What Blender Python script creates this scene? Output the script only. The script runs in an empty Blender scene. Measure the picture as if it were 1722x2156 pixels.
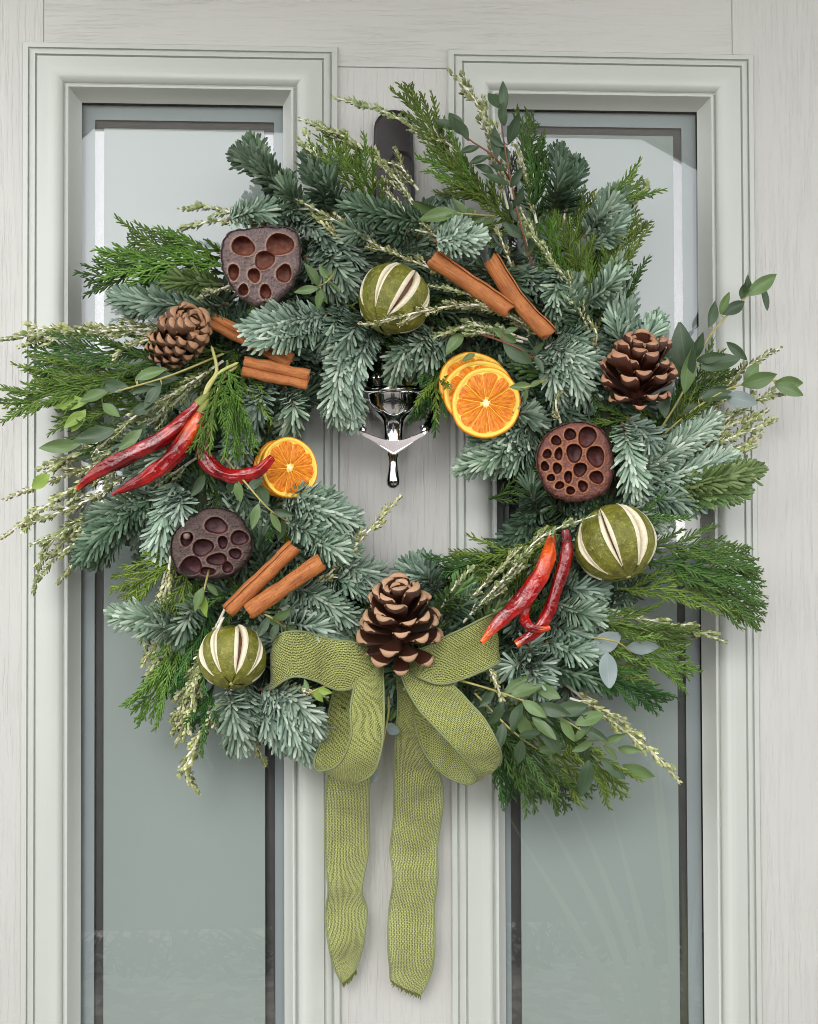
import bpy, math, random
import numpy as np
from mathutils import Vector, Matrix, noise as mnoise, geometry as mgeo
rng = np.random.default_rng(7); random.seed(7)
sc = bpy.context.scene
col = sc.collection

# ------------------------------------------------------------------ camera
FPX, DIST = 2583.0, 1.2
PITCH, YAW, ROLL = 0.01960988, 0.05455715, -0.00380276
Fw = np.array([math.sin(YAW)*math.cos(PITCH), math.cos(YAW)*math.cos(PITCH), math.sin(PITCH)])
R0 = np.array([math.cos(YAW), -math.sin(YAW), 0.0]); U0 = np.cross(R0, Fw)
Rt = R0*math.cos(ROLL)+U0*math.sin(ROLL); Up = -R0*math.sin(ROLL)+U0*math.cos(ROLL)
CAM = -DIST*Fw
cam = bpy.data.cameras.new('camera'); camo = bpy.data.objects.new('camera', cam); col.objects.link(camo)
mw = Matrix.Identity(4)
for i in range(3):
    mw[i][0] = Rt[i]; mw[i][1] = Up[i]; mw[i][2] = -Fw[i]; mw[i][3] = CAM[i]
camo.matrix_world = mw
cam.sensor_fit = 'VERTICAL'; cam.sensor_height = 24; cam.lens = 24*FPX/2156
cam.clip_start = 0.02; cam.clip_end = 200
sc.camera = camo

# ------------------------------------------------------------------ world, sun, exposure
SUN_EL, SUN_AZ = math.radians(33), math.radians(-15)      # azimuth measured from straight in front of the door
w = bpy.data.worlds.new('World'); sc.world = w; w.use_nodes = True
nt = w.node_tree; nt.nodes.clear()
sky = nt.nodes.new('ShaderNodeTexSky'); sky.sky_type = 'NISHITA'; sky.sun_disc = False
sky.sun_elevation = SUN_EL; sky.sun_rotation = math.pi - SUN_AZ
sky.air_density = 1.0; sky.dust_density = 0.4; sky.ozone_density = 1.0
hs = nt.nodes.new('ShaderNodeHueSaturation'); hs.inputs['Saturation'].default_value = 0.12
bg = nt.nodes.new('ShaderNodeBackground'); bg.inputs['Strength'].default_value = 0.15
wo = nt.nodes.new('ShaderNodeOutputWorld')
nt.links.new(sky.outputs[0], hs.inputs['Color']); nt.links.new(hs.outputs[0], bg.inputs['Color']); nt.links.new(bg.outputs[0], wo.inputs['Surface'])
sl = bpy.data.lights.new('sun', 'SUN'); sl.energy = 0.5; sl.angle = math.radians(25); sl.color = (1.0, 0.98, 0.95)
so = bpy.data.objects.new('sun', sl); col.objects.link(so)
sdir = Vector((math.sin(SUN_AZ)*math.cos(SUN_EL), -math.cos(SUN_AZ)*math.cos(SUN_EL), math.sin(SUN_EL)))
so.rotation_euler = sdir.to_track_quat('Z', 'Y').to_euler(); so.location = sdir*6
vs = sc.view_settings; vs.view_transform = 'Standard'; vs.look = 'None'; vs.exposure = 1.55; vs.gamma = 1.0
sc.cycles.max_bounces = 8; sc.cycles.transparent_max_bounces = 16
sc.cycles.filter_width = 0.9; sc.cycles.use_denoising = True; sc.cycles.denoiser = 'OPENIMAGEDENOISE'; sc.cycles.denoising_input_passes = 'RGB_ALBEDO_NORMAL'; sc.cycles.denoising_prefilter = 'ACCURATE'

# ------------------------------------------------------------------ helpers
def P(u, v, y=0.0):
    """the point of the plane y = const (y < 0 is in front of the door face) seen at (u, v) of the 1722 x 2156 photograph"""
    d = Fw + Rt*((u-861)/FPX) - Up*((v-1078)/FPX)
    return CAM + d*((y-CAM[1])/d[1])
def PX(y=0.0): return (1.198+y)/FPX
ORG = {}
def tag(o, label=None, cat=None, group=None, kind=None):
    if label: o['label'] = label
    if cat: o['category'] = cat
    if group: o['group'] = group
    if kind: o['kind'] = kind
    return o
def thing(name, loc, label, cat, group=None):
    o = bpy.data.objects.new(name, None); o.empty_display_size = 0.02; col.objects.link(o)
    o.location = tuple(loc); ORG[o.name] = np.array(loc, float)
    return tag(o, label, cat, group)
def make_mesh(name, V, F, mats=(), mi=None, smooth=True, var=None, uv=None):
    V = np.asarray(V, float).reshape(-1, 3); F = np.asarray(F, int)
    me = bpy.data.meshes.new(name)
    me.vertices.add(len(V)); me.vertices.foreach_set('co', V.ravel())
    k = F.shape[1]; n = len(F)
    me.loops.add(n*k); me.loops.foreach_set('vertex_index', F.ravel())
    me.polygons.add(n); me.polygons.foreach_set('loop_start', np.arange(0, n*k, k)); me.polygons.foreach_set('loop_total', np.full(n, k))
    for m in mats: me.materials.append(m)
    if mi is not None: me.polygons.foreach_set('material_index', np.asarray(mi, int))
    me.polygons.foreach_set('use_smooth', np.full(n, bool(smooth)))
    if var is not None:
        for nm, a in (var.items() if isinstance(var, dict) else (('var', var),)):
            at = me.attributes.new(nm, 'FLOAT', 'POINT'); at.data.foreach_set('value', np.asarray(a, float).ravel())
    if uv is not None:
        ul = me.uv_layers.new(name='UVMap'); ul.data.foreach_set('uv', np.asarray(uv, float)[F.ravel()].ravel())
    me.update(calc_edges=True); me.validate()
    return me
def poly_mesh(name, V, faces, mats=(), mi=None, smooth=False):
    me = bpy.data.meshes.new(name); me.from_pydata([tuple(v) for v in V], [], [tuple(f) for f in faces])
    for m in mats: me.materials.append(m)
    if mi is not None: me.polygons.foreach_set('material_index', np.asarray(mi, int))
    me.polygons.foreach_set('use_smooth', [bool(smooth)]*len(me.polygons)); me.update()
    return me
def link(name, me, parent=None, kind=None, label=None):
    """link a mesh whose vertices are in world space, as a child of parent (or at top level)"""
    o = bpy.data.objects.new(name, me); col.objects.link(o)
    if parent is not None:
        o.parent = parent
        if parent.type == 'EMPTY': o.location = tuple(-ORG[parent.name])
    if kind: o['kind'] = kind
    if label: o['label'] = label
    return o
def place(name, me, M, parent):
    """link a shared mesh with world matrix M under parent (an Empty, or a part whose data are in world space)"""
    o = bpy.data.objects.new(name, me); col.objects.link(o); o.parent = parent
    o.matrix_local = (Matrix.Translation(tuple(-ORG[parent.name])) @ M) if parent.type == 'EMPTY' else M
    return o
def norm(a): a = np.asarray(a, float); return a/np.maximum(np.linalg.norm(a, axis=-1, keepdims=True), 1e-9)
def catmull(pts, n):
    p = np.asarray(pts, float)
    if len(p) == 2: p = np.array([p[0], (p[0]+p[1])/2, p[1]])
    q = np.vstack([2*p[0]-p[1], p, 2*p[-1]-p[-2]]); out = []
    for i in range(len(p)-1):
        a, b, c, d = q[i:i+4]
        for t in np.linspace(0, 1, 24, endpoint=False):
            out.append(.5*((2*b)+(c-a)*t+(2*a-5*b+4*c-d)*t*t+(3*b-a-3*c+d)*t**3))
    out.append(p[-1]); out = np.array(out)
    s = np.r_[0, np.cumsum(np.linalg.norm(np.diff(out[:, :3], axis=0), axis=1))]
    t = np.linspace(0, s[-1], n)
    return np.stack([np.interp(t, s, out[:, k]) for k in range(out.shape[1])], 1)
def clen(c): return float(np.sum(np.linalg.norm(np.diff(c, axis=0), axis=1)))
def frames(c, twist=0.0):
    T = norm(np.gradient(c, axis=0)); f = np.array([0, -1.0, 0])
    N = f - T*(T@f)[:, None]; bad = np.linalg.norm(N, axis=1) < .15; N[bad] += np.array([0, 0, .3]); N = norm(N - T*np.sum(T*N, 1)[:, None])
    B = np.cross(T, N)
    if twist: N, B = N*math.cos(twist)+B*math.sin(twist), B*math.cos(twist)-N*math.sin(twist)
    return T, N, B
def tubes(C, Rr, sides=4, cap=True):
    """C (n,k,3) polylines, Rr (n,k) radii -> verts, quads (ends pinched when cap)"""
    C = np.asarray(C, float); n, k, _ = C.shape; Rr = np.broadcast_to(Rr, (n, k)).copy()
    if cap: Rr[:, -1] *= .15
    T = norm(np.gradient(C, axis=1)); ref = np.array([.13, -.98, .11]); A = norm(np.cross(T, ref)); B = np.cross(T, A)
    an = np.arange(sides)*2*math.pi/sides
    V = C[:, :, None, :] + Rr[:, :, None, None]*(A[:, :, None, :]*np.cos(an)[None, None, :, None]+B[:, :, None, :]*np.sin(an)[None, None, :, None])
    i = np.arange(n)[:, None, None]; j = np.arange(k-1)[None, :, None]; s = np.arange(sides)[None, None, :]; s2 = (s+1) % sides
    b = i*k*sides; F = np.stack(np.broadcast_arrays(b+j*sides+s, b+j*sides+s2, b+(j+1)*sides+s2, b+(j+1)*sides+s), -1).reshape(-1, 4)
    return V.reshape(-1, 3), F
def tube(c, r, sides=10): return tubes(np.asarray(c)[None], np.broadcast_to(np.asarray(r, float), (len(c),))[None], sides)
def merge(parts):
    V, F, o = [], [], 0
    for v, f in parts: V.append(v); F.append(f+o); o += len(v)
    return np.vstack(V), np.vstack(F)
def boxm(x0, x1, y0, y1, z0, z1):
    V = np.array([(x, y, z) for x in (x0, x1) for y in (y0, y1) for z in (z0, z1)], float)
    F = np.array([(0, 1, 3, 2), (4, 6, 7, 5), (0, 4, 5, 1), (2, 3, 7, 6), (0, 2, 6, 4), (1, 5, 7, 3)])
    return V, F
def bevel(o, wd, seg=2):
    m = o.modifiers.new('bevel', 'BEVEL'); m.width = wd; m.segments = seg; m.limit_method = 'ANGLE'; return o
def lathe(prof, axis_o, A, B, C, sides=32, sq=(1, 1)):
    """prof [(r, h)], C is the axis"""
    an = np.arange(sides)*2*math.pi/sides; V = []
    for r, h in prof: V.append(axis_o + h*C + r*(np.cos(an)[:, None]*A*sq[0]+np.sin(an)[:, None]*B*sq[1]))
    V = np.vstack(V); k = len(prof); F = []
    for j in range(k-1):
        for s in range(sides): F.append((j*sides+s, j*sides+(s+1) % sides, (j+1)*sides+(s+1) % sides, (j+1)*sides+s))
    return V, np.array(F)
def snoise(V, sc_, seed=0.0): return np.array([mnoise.noise(Vector(tuple(p*sc_+seed))) for p in V])

# ------------------------------------------------------------------ materials
class G:
    def __init__(s, name):
        s.m = bpy.data.materials.new(name); s.m.use_nodes = True; s.nt = s.m.node_tree; s.b = s.nt.nodes['Principled BSDF']; s.out = s.nt.nodes['Material Output']
    def n(s, t, **kw):
        nd = s.nt.nodes.new('ShaderNode'+t)
        for k, v in kw.items():
            if k.startswith('_'): setattr(nd, k[1:], v)
            else: s.set(nd.inputs[k.replace('__', ' ')], v)
        return nd
    def set(s, sock, v):
        if isinstance(v, bpy.types.NodeSocket): s.nt.links.new(v, sock)
        else: sock.default_value = (tuple(v)+(1,) if isinstance(v, (tuple, list)) and len(v) == 3 and sock.type == 'RGBA' else v)
    def p(s, **kw):
        for k, v in kw.items(): s.set(s.b.inputs[k.replace('__', ' ')], v)
        return s
    def mix(s, f, a, b, bt='MIX'):
        nd = s.nt.nodes.new('ShaderNodeMix'); nd.data_type = 'RGBA'; nd.blend_type = bt
        s.set(nd.inputs[0], f); s.set(nd.inputs[6], a); s.set(nd.inputs[7], b); return nd.outputs[2]
    def ramp(s, f, stops):
        nd = s.nt.nodes.new('ShaderNodeValToRGB'); s.set(nd.inputs[0], f); e = nd.color_ramp.elements
        while len(e) < len(stops): e.new(.5)
        for k, (pos, c) in enumerate(stops): e[k].position = pos; e[k].color = (tuple(c)+(1,)) if not isinstance(c, (int, float)) else (c, c, c, 1)
        return nd.outputs[0]
    def math(s, op, a, b=0.0):
        nd = s.nt.nodes.new('ShaderNodeMath'); nd.operation = op; s.set(nd.inputs[0], a); s.set(nd.inputs[1], b); return nd.outputs[0]
    def attr(s, nm): nd = s.nt.nodes.new('ShaderNodeAttribute'); nd.attribute_name = nm; return nd.outputs['Fac']
    def co(s, which='Object'): return s.nt.nodes.new('ShaderNodeTexCoord').outputs[which]
    def map(s, vec, scale=(1, 1, 1), rot=(0, 0, 0)):
        nd = s.n('Mapping', Vector=vec); nd.inputs['Scale'].default_value = scale; nd.inputs['Rotation'].default_value = rot; return nd.outputs[0]
    def noise(s, vec, scale, detail=4, rough=.55, dist=0.0, out=0):
        nd = s.n('TexNoise', Vector=vec, Scale=scale, Detail=detail, Roughness=rough, Distortion=dist); return nd.outputs[out]
    def bump(s, h, strength=.5, dist=.001, prev=None):
        nd = s.n('Bump', Height=h, Strength=strength, Distance=dist)
        if prev is not None: s.set(nd.inputs['Normal'], prev)
        s.set(s.b.inputs['Normal'], nd.outputs[0]); return nd.outputs[0]
def rnd(g): return g.n('ObjectInfo').outputs['Random']

def door_mat(name, axis):
    g = G(name); v = g.co()
    sc3 = (1, 1, .045) if axis == 'z' else (.045, 1, 1)
    mv = g.map(v, sc3)
    warp = g.noise(g.map(v, (1, 1, .25) if axis == 'z' else (.25, 1, 1)), 14, 3)
    mm = g.n('VectorMath', _operation='MULTIPLY_ADD'); g.set(mm.inputs[0], g.n('CombineXYZ', X=warp, Y=warp, Z=warp).outputs[0]); mm.inputs[1].default_value = (.012, 0, .0) if axis == 'z' else (0, 0, .012); g.set(mm.inputs[2], mv)
    n1 = g.noise(mm.outputs[0], 300, 3, .6); n2 = g.noise(mm.outputs[0], 90, 2, .5)
    lines = g.ramp(n1, [(.36, 0.0), (.5, 1.0)])
    area = g.ramp(g.noise(g.map(v, (1, 1, .3) if axis == 'z' else (.3, 1, 1)), 9, 2), [(.38, 0.0), (.62, 1.0)])
    h = g.math('ADD', g.math('MULTIPLY', lines, g.math('ADD', g.math('MULTIPLY', area, .8), .25)), g.math('MULTIPLY', n2, .5))
    patch = g.noise(v, 5, 3)
    g.p(Base__Color=g.mix(g.math('MULTIPLY', g.math('SUBTRACT', 1.0, lines), .06), g.mix(patch, (.455, .445, .418), (.50, .49, .462)), (.40, .385, .355)), Roughness=.42)
    g.bump(h, .5, .0011)
    return g.m
DOOR_V, DOOR_H = door_mat('door_paint_vertical', 'z'), door_mat('door_paint_horizontal', 'x')
def frame_mat():
    g = G('frame_paint'); v = g.co()
    n = g.noise(g.map(v, (1, 1, .06)), 160, 3); d = g.noise(v, 7, 3)
    g.p(Base__Color=g.mix(d, (.45, .465, .425), (.50, .515, .475)), Roughness=.38); g.bump(n, .14, .0006); return g.m
FRAME = frame_mat()
def clear_glass(name, refl, tint=(1, 1, 1), rough=.004):
    g = G(name); t = g.n('BsdfTransparent', Color=tint); gl = g.n('BsdfGlossy', Color=(1, 1, 1), Roughness=rough)
    lw = g.n('LayerWeight', Blend=.15)
    f = g.math('ADD', g.math('MULTIPLY', lw.outputs['Fresnel'], .6), refl)
    mx = g.nt.nodes.new('ShaderNodeMixShader'); g.set(mx.inputs[0], f); g.set(mx.inputs[1], t.outputs[0]); g.set(mx.inputs[2], gl.outputs[0])
    g.set(g.out.inputs[0], mx.outputs[0]); return g.m
GLASS = clear_glass('clear_glass', .06)
STRIP = clear_glass('bevelled_glass', .13, (.9, .92, .92))
def frosted(name, c):
    g = G(name); v = g.co(); g.p(Base__Color=g.mix(g.noise(v, 6, 3), c, tuple(x*.9 for x in c)), Roughness=.55, Coat__Weight=.26, Coat__Roughness=.02)
    g.bump(g.noise(v, 1500, 2), .05, .0003); return g.m
FROST = frosted('frosted_glass', (.250, .292, .268)); FROST_B = frosted('frosted_border_glass', (.25, .29, .29))
def simple(name, c, rough=.5, metal=0.0, var=.15, scale=60, bump=0.0, spec=.5):
    g = G(name); n = g.noise(g.co(), scale, 4)
    g.p(Base__Color=g.mix(n, tuple(x*(1-var) for x in c), tuple(min(1, x*(1+var)) for x in c)), Roughness=rough, Metallic=metal, Specular__IOR__Level=spec)
    if bump: g.bump(n, bump, .001)
    return g.m
CHROME = simple('chrome', (.80, .80, .82), .05, 1.0, .02)
CHROME_DARK = simple('dark_reflection_chrome', (.20, .18, .18), .22, 1.0, .2, 300)  # dark mirrored surroundings put into the base colour of the striker chrome
BRONZE = simple('bronze_paint', (.018, .012, .013), .36, .3, .3, 90, .1)
DARK = simple('dark_interior', (.10, .088, .08), .8)
BACKING = simple('added_strip_backing', (.085, .08, .076), .6)
SEAM = simple('seam_shadow_gap', (.36, .33, .30), .8)
def needle_mat(name, lo, mid, hi, rough=.5, sheen=0):
    g = G(name); a = g.attr('var'); tip = g.attr('tip')
    c = g.ramp(a, [(0, lo), (.5, mid), (1, hi)])
    c = g.mix(g.math('MULTIPLY', tip, .10), c, hi)
    o = rnd(g); hsv = g.n('HueSaturation', Color=c); g.set(hsv.inputs['Value'], g.math('ADD', g.math('MULTIPLY', o, .50), .70)); g.set(hsv.inputs['Hue'], g.math('ADD', g.math('MULTIPLY', g.math('FRACT', g.math('MULTIPLY', o, 7.3)), .045), .472))
    g.p(Base__Color=hsv.outputs[0], Roughness=rough, Specular__IOR__Level=.22)
    return g.m
FIR = needle_mat('blue_fir_needles', (.026, .060, .034), (.150, .235, .160), (.43, .52, .40))
FIRL = needle_mat('pale_fir_needles', (.055, .105, .068), (.23, .325, .245), (.52, .61, .50))
FIRD = needle_mat('dark_fir_needles', (.016, .040, .018), (.055, .10, .055), (.16, .23, .15))
FIRG = needle_mat('green_fir_needles', (.04, .09, .022), (.10, .185, .05), (.23, .32, .13))
CEDAR = needle_mat('cedar_scales', (.03, .075, .010), (.085, .165, .024), (.21, .31, .06))
CEDARD = needle_mat('dark_cedar_scales', (.020, .060, .012), (.045, .11, .022), (.10, .19, .05))
CEDARY = needle_mat('olive_cedar_scales', (.04, .08, .012), (.10, .16, .026), (.23, .29, .08))
HEATH = needle_mat('heath_leaves', (.12, .16, .038), (.32, .37, .14), (.74, .74, .50), .6)
HEATHG = needle_mat('green_heath_leaves', (.10, .14, .033), (.27, .32, .12), (.60, .61, .38), .6)
HSTEM = simple('heath_stem', (.78, .73, .60), .8, 0, .25, 250, .3)
TWIG = simple('fir_twig', (.16, .095, .045), .8, 0, .4, 300, .4)
ESTEM = simple('eucalyptus_stem', (.34, .30, .10), .6, 0, .3, 120)
ESTEMR = simple('red_eucalyptus_stem', (.17, .06, .035), .55, 0, .3, 120)
def leaf_mat(name, a, b, under):
    g = G(name); u = g.co('UV'); sp = g.n('SeparateXYZ', Vector=u)
    mid = g.math('ABSOLUTE', g.math('SUBTRACT', sp.outputs['Y'], .5))
    rib = g.ramp(mid, [(.0, 1.0), (.035, 0.0)])
    n = g.noise(g.map(u, (1, 3, 1)), 5, 4, .6); o = rnd(g)
    ax = g.math('ADD', g.math('MULTIPLY', sp.outputs['X'], 9), g.math('MULTIPLY', mid, -11)); vein = g.ramp(g.math('PINGPONG', ax, .5), [(0, 1.0), (.07, 0.0)])
    c = g.mix(o, a, b); c = g.mix(g.math('MULTIPLY', n, .5), c, b)
    c = g.mix(g.math('ADD', g.math('MULTIPLY', rib, .55), g.math('MULTIPLY', vein, .12)), c, under)
    geo = g.n('NewGeometry'); c = g.mix(geo.outputs['Backfacing'], c, under)
    g.p(Base__Color=c, Roughness=.42); g.bump(g.math('ADD', g.math('MULTIPLY', n, .4), g.math('MULTIPLY', vein, -.2)), .35, .0008)
    tr = g.n('BsdfTranslucent', Color=c); mx = g.nt.nodes.new('ShaderNodeMixShader'); mx.inputs[0].default_value = .18
    g.set(mx.inputs[1], g.b.outputs[0]); g.set(mx.inputs[2], tr.outputs[0]); g.set(g.out.inputs[0], mx.outputs[0]); return g.m
EUC = leaf_mat('eucalyptus_leaf', (.085, .14, .045), (.145, .23, .08), (.24, .32, .16))
EUCD = leaf_mat('dark_eucalyptus_leaf', (.035, .065, .03), (.065, .11, .05), (.14, .19, .10))
EUCY = leaf_mat('young_eucalyptus_leaf', (.20, .32, .05), (.28, .40, .08), (.36, .46, .18))
EUCG = leaf_mat('grey_eucalyptus_leaf', (.21, .27, .26), (.29, .34, .33), (.36, .41, .39))

# ------------------------------------------------------------------ the door
door = thing('door', (0, 0, -1.48), 'pale grey panelled front door with two tall glazed panels and embossed wood grain', 'door')
def board(name, x0, x1, z0, z1, m, y0=0.0):
    V, F = boxm(x0, x1, y0, y0+.038, z0, z1); return bevel(link(name, make_mesh(name, V, F, [m], smooth=False), door), .0006)
XL0, XL1, XR0, XR1 = -.3727, -.0680, .0395, .3460
ZT, ZB = .4557, -.735
GL = (-.3194, -.1193, .3997, -.679); GR = (.0882, .2903, .3997, -.679)
SJL, SJR, MJ = P(92, 45)[0], P(1541, 45)[0], P(800, 142)[2]
board('stile', -.478, SJL-.0003, -1.48, .56, DOOR_V); board('stile', SJR+.0003, .470, -1.48, .56, DOOR_V)
board('top_rail', SJL+.0003, SJR-.0003, MJ+.0003, .56, DOOR_H)
board('muntin', -.083, .055, -.70, MJ-.0003, DOOR_V, .0006)
board('bottom_rail', SJL+.0003, SJR-.0003, -1.48, -.7006, DOOR_H)
for (a, b) in ((SJL-.006, SJL+.006), (SJR-.006, SJR+.006)):
    V, F = boxm(a, b, .0009, .03, .4, .56); link('joint_gap', make_mesh('joint_gap', V, F, [SEAM], smooth=False), door)
V, F = boxm(-.078, .05, .0013, .03, MJ-.01, MJ+.01); link('joint_gap', make_mesh('joint_gap', V, F, [SEAM], smooth=False), door)
PROF = [(0, -.002), (0, .003), (.0012, .0048), (.004, .0056), (.0060, .0060), (.0066, .0036), (.0072, .0036), (.0078, .0062), (.0095, .0078), (.0120, .0090), (.0136, .0092), (.0144, .0062), (.0151, .0062), (.0158, .0088),
        (.0175, .0094), (.021, .0108), (.026, .0130), (.031, .0138), (.0355, .0130), (.0385, .0108), (.0402, .0090), (.0410, .0064), (.0418, .0064), (.0424, .0096), (.0440, .0110), (.0456, .0104), (.0466, .0080), (.0490, .0015), (.0530, -.0065), (.0545, -.0085)]
def window_frame(x0, x1, z1, z0):
    n = len(PROF); V = []
    for (cx, cz, sx, sz) in ((x0, z1, 1, -1), (x1, z1, -1, -1), (x1, z0, -1, 1), (x0, z0, 1, 1)):
        for d, h in PROF: V.append((cx+sx*d, -h, cz+sz*d))
    F = [(a*n+j, a*n+j+1, ((a+1) % 4)*n+j+1, ((a+1) % 4)*n+j) for a in range(4) for j in range(n-1)]
    me = make_mesh('window_frame', V, F, [FRAME], smooth=True)
    o = link('window_frame', me, door)
    m = o.modifiers.new('mitre', 'EDGE_SPLIT'); m.split_angle = math.radians(40); return o
def rect_ring(x0, x1, z1, z0, wd, y):
    V = [(x0, y, z1), (x1, y, z1), (x1, y, z0), (x0, y, z0), (x0+wd, y, z1-wd), (x1-wd, y, z1-wd), (x1-wd, y, z0+wd), (x0+wd, y, z0+wd)]
    return np.array(V), np.array([(i, (i+1) % 4, 4+(i+1) % 4, 4+i) for i in range(4)])
def quad(x0, x1, z1, z0, y): return np.array([(x0, y, z1), (x1, y, z1), (x1, y, z0), (x0, y, z0)]), np.array([(0, 1, 2, 3)])
for (x0, x1, g) in ((XL0, XL1, GL), (XR0, XR1, GR)):
    fr = window_frame(x0, x1, ZT, ZB)
    gx0, gx1, gz1, gz0 = g[0]-.002, g[1]+.002, g[2]+.002, g[3]-.002
    gl = link('glass_pane', make_mesh('glass_pane', *quad(gx0, gx1, gz1, gz0, .0085), [GLASS], smooth=False), door)
    b, s = .0145, .0090
    link('frosted_border', make_mesh('frosted_border', *rect_ring(gx0, gx1, gz1, gz0, b, .0165), [FROST_B], smooth=False), gl)
    link('bevelled_strip', make_mesh('bevelled_strip', *rect_ring(gx0+b+.0003, gx1-b-.0003, gz1-b-.0003, gz0+b+.0003, s, .0150), [STRIP], smooth=False), gl)
    link('added_strip_backing', make_mesh('added_strip_backing', *rect_ring(gx0+b-.001, gx1-b+.001, gz1-b+.001, gz0+b-.001, s+.002, .0205), [BACKING], smooth=False), gl)  # grey ring added to catch light and lift the black of the strip
    V, F = boxm(gx0+b+s+.0006, gx1-b-s-.0006, .0125, .0165, gz0+b+s, gz1-b-s-.0006)
    link('frosted_panel', make_mesh('frosted_panel', V, F, [FROST], smooth=False), gl)
# dark hallway behind the glass, jambs and the wall round the door
def struct(name, V, F, m, smooth=False): return tag(link(name, make_mesh(name, V, F, [m], smooth=smooth)), kind='structure')
struct('hallway_wall', *boxm(-.6, .6, .42, .46, -1.5, .7), DARK)
WALLM = simple('render_wall', (.50, .47, .42), .9, 0, .1, 40, .5)
struct('door_jamb', *boxm(-.56, -.481, -.02, .4, -1.5, .64), FRAME); struct('door_jamb', *boxm(.473, .552, -.02, .4, -1.5, .64), FRAME)
struct('door_head', *boxm(-.4805, .4725, -.02, .4, .563, .64), FRAME)
struct('wall', *boxm(-3, -.5605, -.06, .4, -1.5, 2.6), WALLM); struct('wall', *boxm(.5525, 3, -.06, .4, -1.5, 2.6), WALLM); struct('wall', *boxm(-.56, .552, -.06, .4, .6405, 2.6), WALLM)
# what stands in front of the house and shows in the glass: canopy, gravel, dark board fence, strap-leaved grass
can = thing('porch_canopy', (0, -.4, .65), 'grey porch canopy with clipped corners over the front door', 'canopy')
CANM = simple('canopy_paint', (.58, .56, .53), .6)
YC = 1.25
ZC = P(800, 277, YC)[2]
q = [P(120, 330, YC), P(193, 266, YC), P(1355, 288, YC), P(1475, 355, YC)]          # mirrored in the pane: the clipped corners of the fascia
xs = [(q[0][0]-.04, ZC+.10), (q[3][0]+.04, ZC+.10), (q[3][0]+.04, q[3][2]-.02), (q[3][0], q[3][2]), (q[2][0], q[2][2]), (q[1][0], q[1][2]), (q[0][0], q[0][2]), (q[0][0]-.04, q[0][2]-.02)]
FV = [(x, -YC, z) for x, z in xs]+[(x, -YC+.03, z) for x, z in xs]
V, F = boxm(q[0][0]-.04, q[3][0]+.04, -YC, -.0605, ZC+.1005, ZC+.16); link('roof_slab', make_mesh('roof_slab', V, F, [CANM], smooth=False), can)
V, n = FV, 8
link('fascia', poly_mesh('fascia', V, [tuple(range(n)), tuple(range(2*n-1, n-1, -1))]+[(i, n+i, n+(i+1) % n, (i+1) % n) for i in range(n)], [CANM]), can)
g = G('gravel'); vo = g.n('TexVoronoi', Vector=g.co(), Scale=24); n_ = g.noise(g.co(), 3, 4)
g.p(Base__Color=g.mix(n_, g.ramp(vo.outputs['Color'], [(0, (.10, .09, .08)), (.45, (.34, .31, .27)), (.8, (.88, .86, .82))]), (.40, .36, .31)), Roughness=.9); g.bump(vo.outputs['Distance'], .8, .01)
struct('ground', np.array([(-40, .5, -1.5), (40, .5, -1.5), (40, -60, -1.5), (-40, -60, -1.5)], float), np.array([(0, 1, 2, 3)]), g.m)
fen = thing('board_fence', (0, -3.4, -1.5), 'dark low fence of horizontal boards across the gravel from the door', 'fence')
FENM = simple('dark_fence_board', (.045, .038, .030), .75, 0, .4, 12)
V, F = boxm(-4, 4, -.012, .012, -.075, .075); plank = make_mesh('plank', V, F, [FENM], smooth=False)
for k in range(9): place('plank', plank, Matrix.Translation((0, -3.4, -1.40+k*.1506)), fen)
V, F = boxm(-.05, .05, -.05, .05, 0, 1.42); post = make_mesh('post', V, F, [FENM], smooth=False)
for k in range(5): place('post', post, Matrix.Translation((-4+2*k, -3.47, -1.5)), fen)
HEDM = simple('added_hedge_leaves', (.035, .055, .022), .8, 0, .6, 30, .8)  # leafy banks added out of view, mainly to darken the chrome's reflections
for sx in (-1, 1):
    hd = []; nx, ny, nz_ = 8, 40, 22; VV = []; F = []
    for i in range(ny):
        for j in range(nz_):
            yy, z_ = -1.2-4.5*i/(ny-1), -1.5+1.25*j/(nz_-1); VV.append((sx*(2.6+.35*max(0, (j-16)/5)**2+.14*mnoise.noise(Vector((yy*3, z_*3, sx)))+.06*mnoise.noise(Vector((yy*9, z_*9, sx)))), yy, z_))
    F = [(i*nz_+j, i*nz_+j+1, (i+1)*nz_+j+1, (i+1)*nz_+j) for i in range(ny-1) for j in range(nz_-1)]
    o = link('added_hedge', make_mesh('added_hedge', VV, F, [HEDM]), None); m = o.modifiers.new('thickness', 'SOLIDIFY'); m.thickness = .7; m.offset = 0
    tag(o, 'unseen dark leafy screen added to darken chrome reflections, along the %s side of the front garden' % ('left' if sx < 0 else 'right'), 'added_hedge', 'added unseen hedges flanking the door')
PLM = simple('border_plants', (.05, .075, .025), .8, 0, .7, 14, .6); VV, F = [], []; rp = np.random.default_rng(5)
for q in range(1500):
    x_, y_ = rp.uniform(-3.5, 3.5), rp.uniform(-3.32, -2.95); h_ = .04+.22*max(0, mnoise.noise(Vector((x_*1.3, y_*2, 1)))+.25)*rp.uniform(.4, 1); w_ = rp.uniform(.01, .03); a_ = rp.uniform(0, 6.28); lx, ly = rp.normal(0, .06, 2); b_ = len(VV)
    VV += [(x_-w_*math.cos(a_), y_-w_*math.sin(a_), -1.5), (x_+w_*math.cos(a_), y_+w_*math.sin(a_), -1.5), (x_+lx+w_*.6, y_+ly, -1.5+h_*.7), (x_+lx*1.6, y_+ly*1.6, -1.5+h_)]; F.append((b_, b_+1, b_+2, b_+3))
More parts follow.
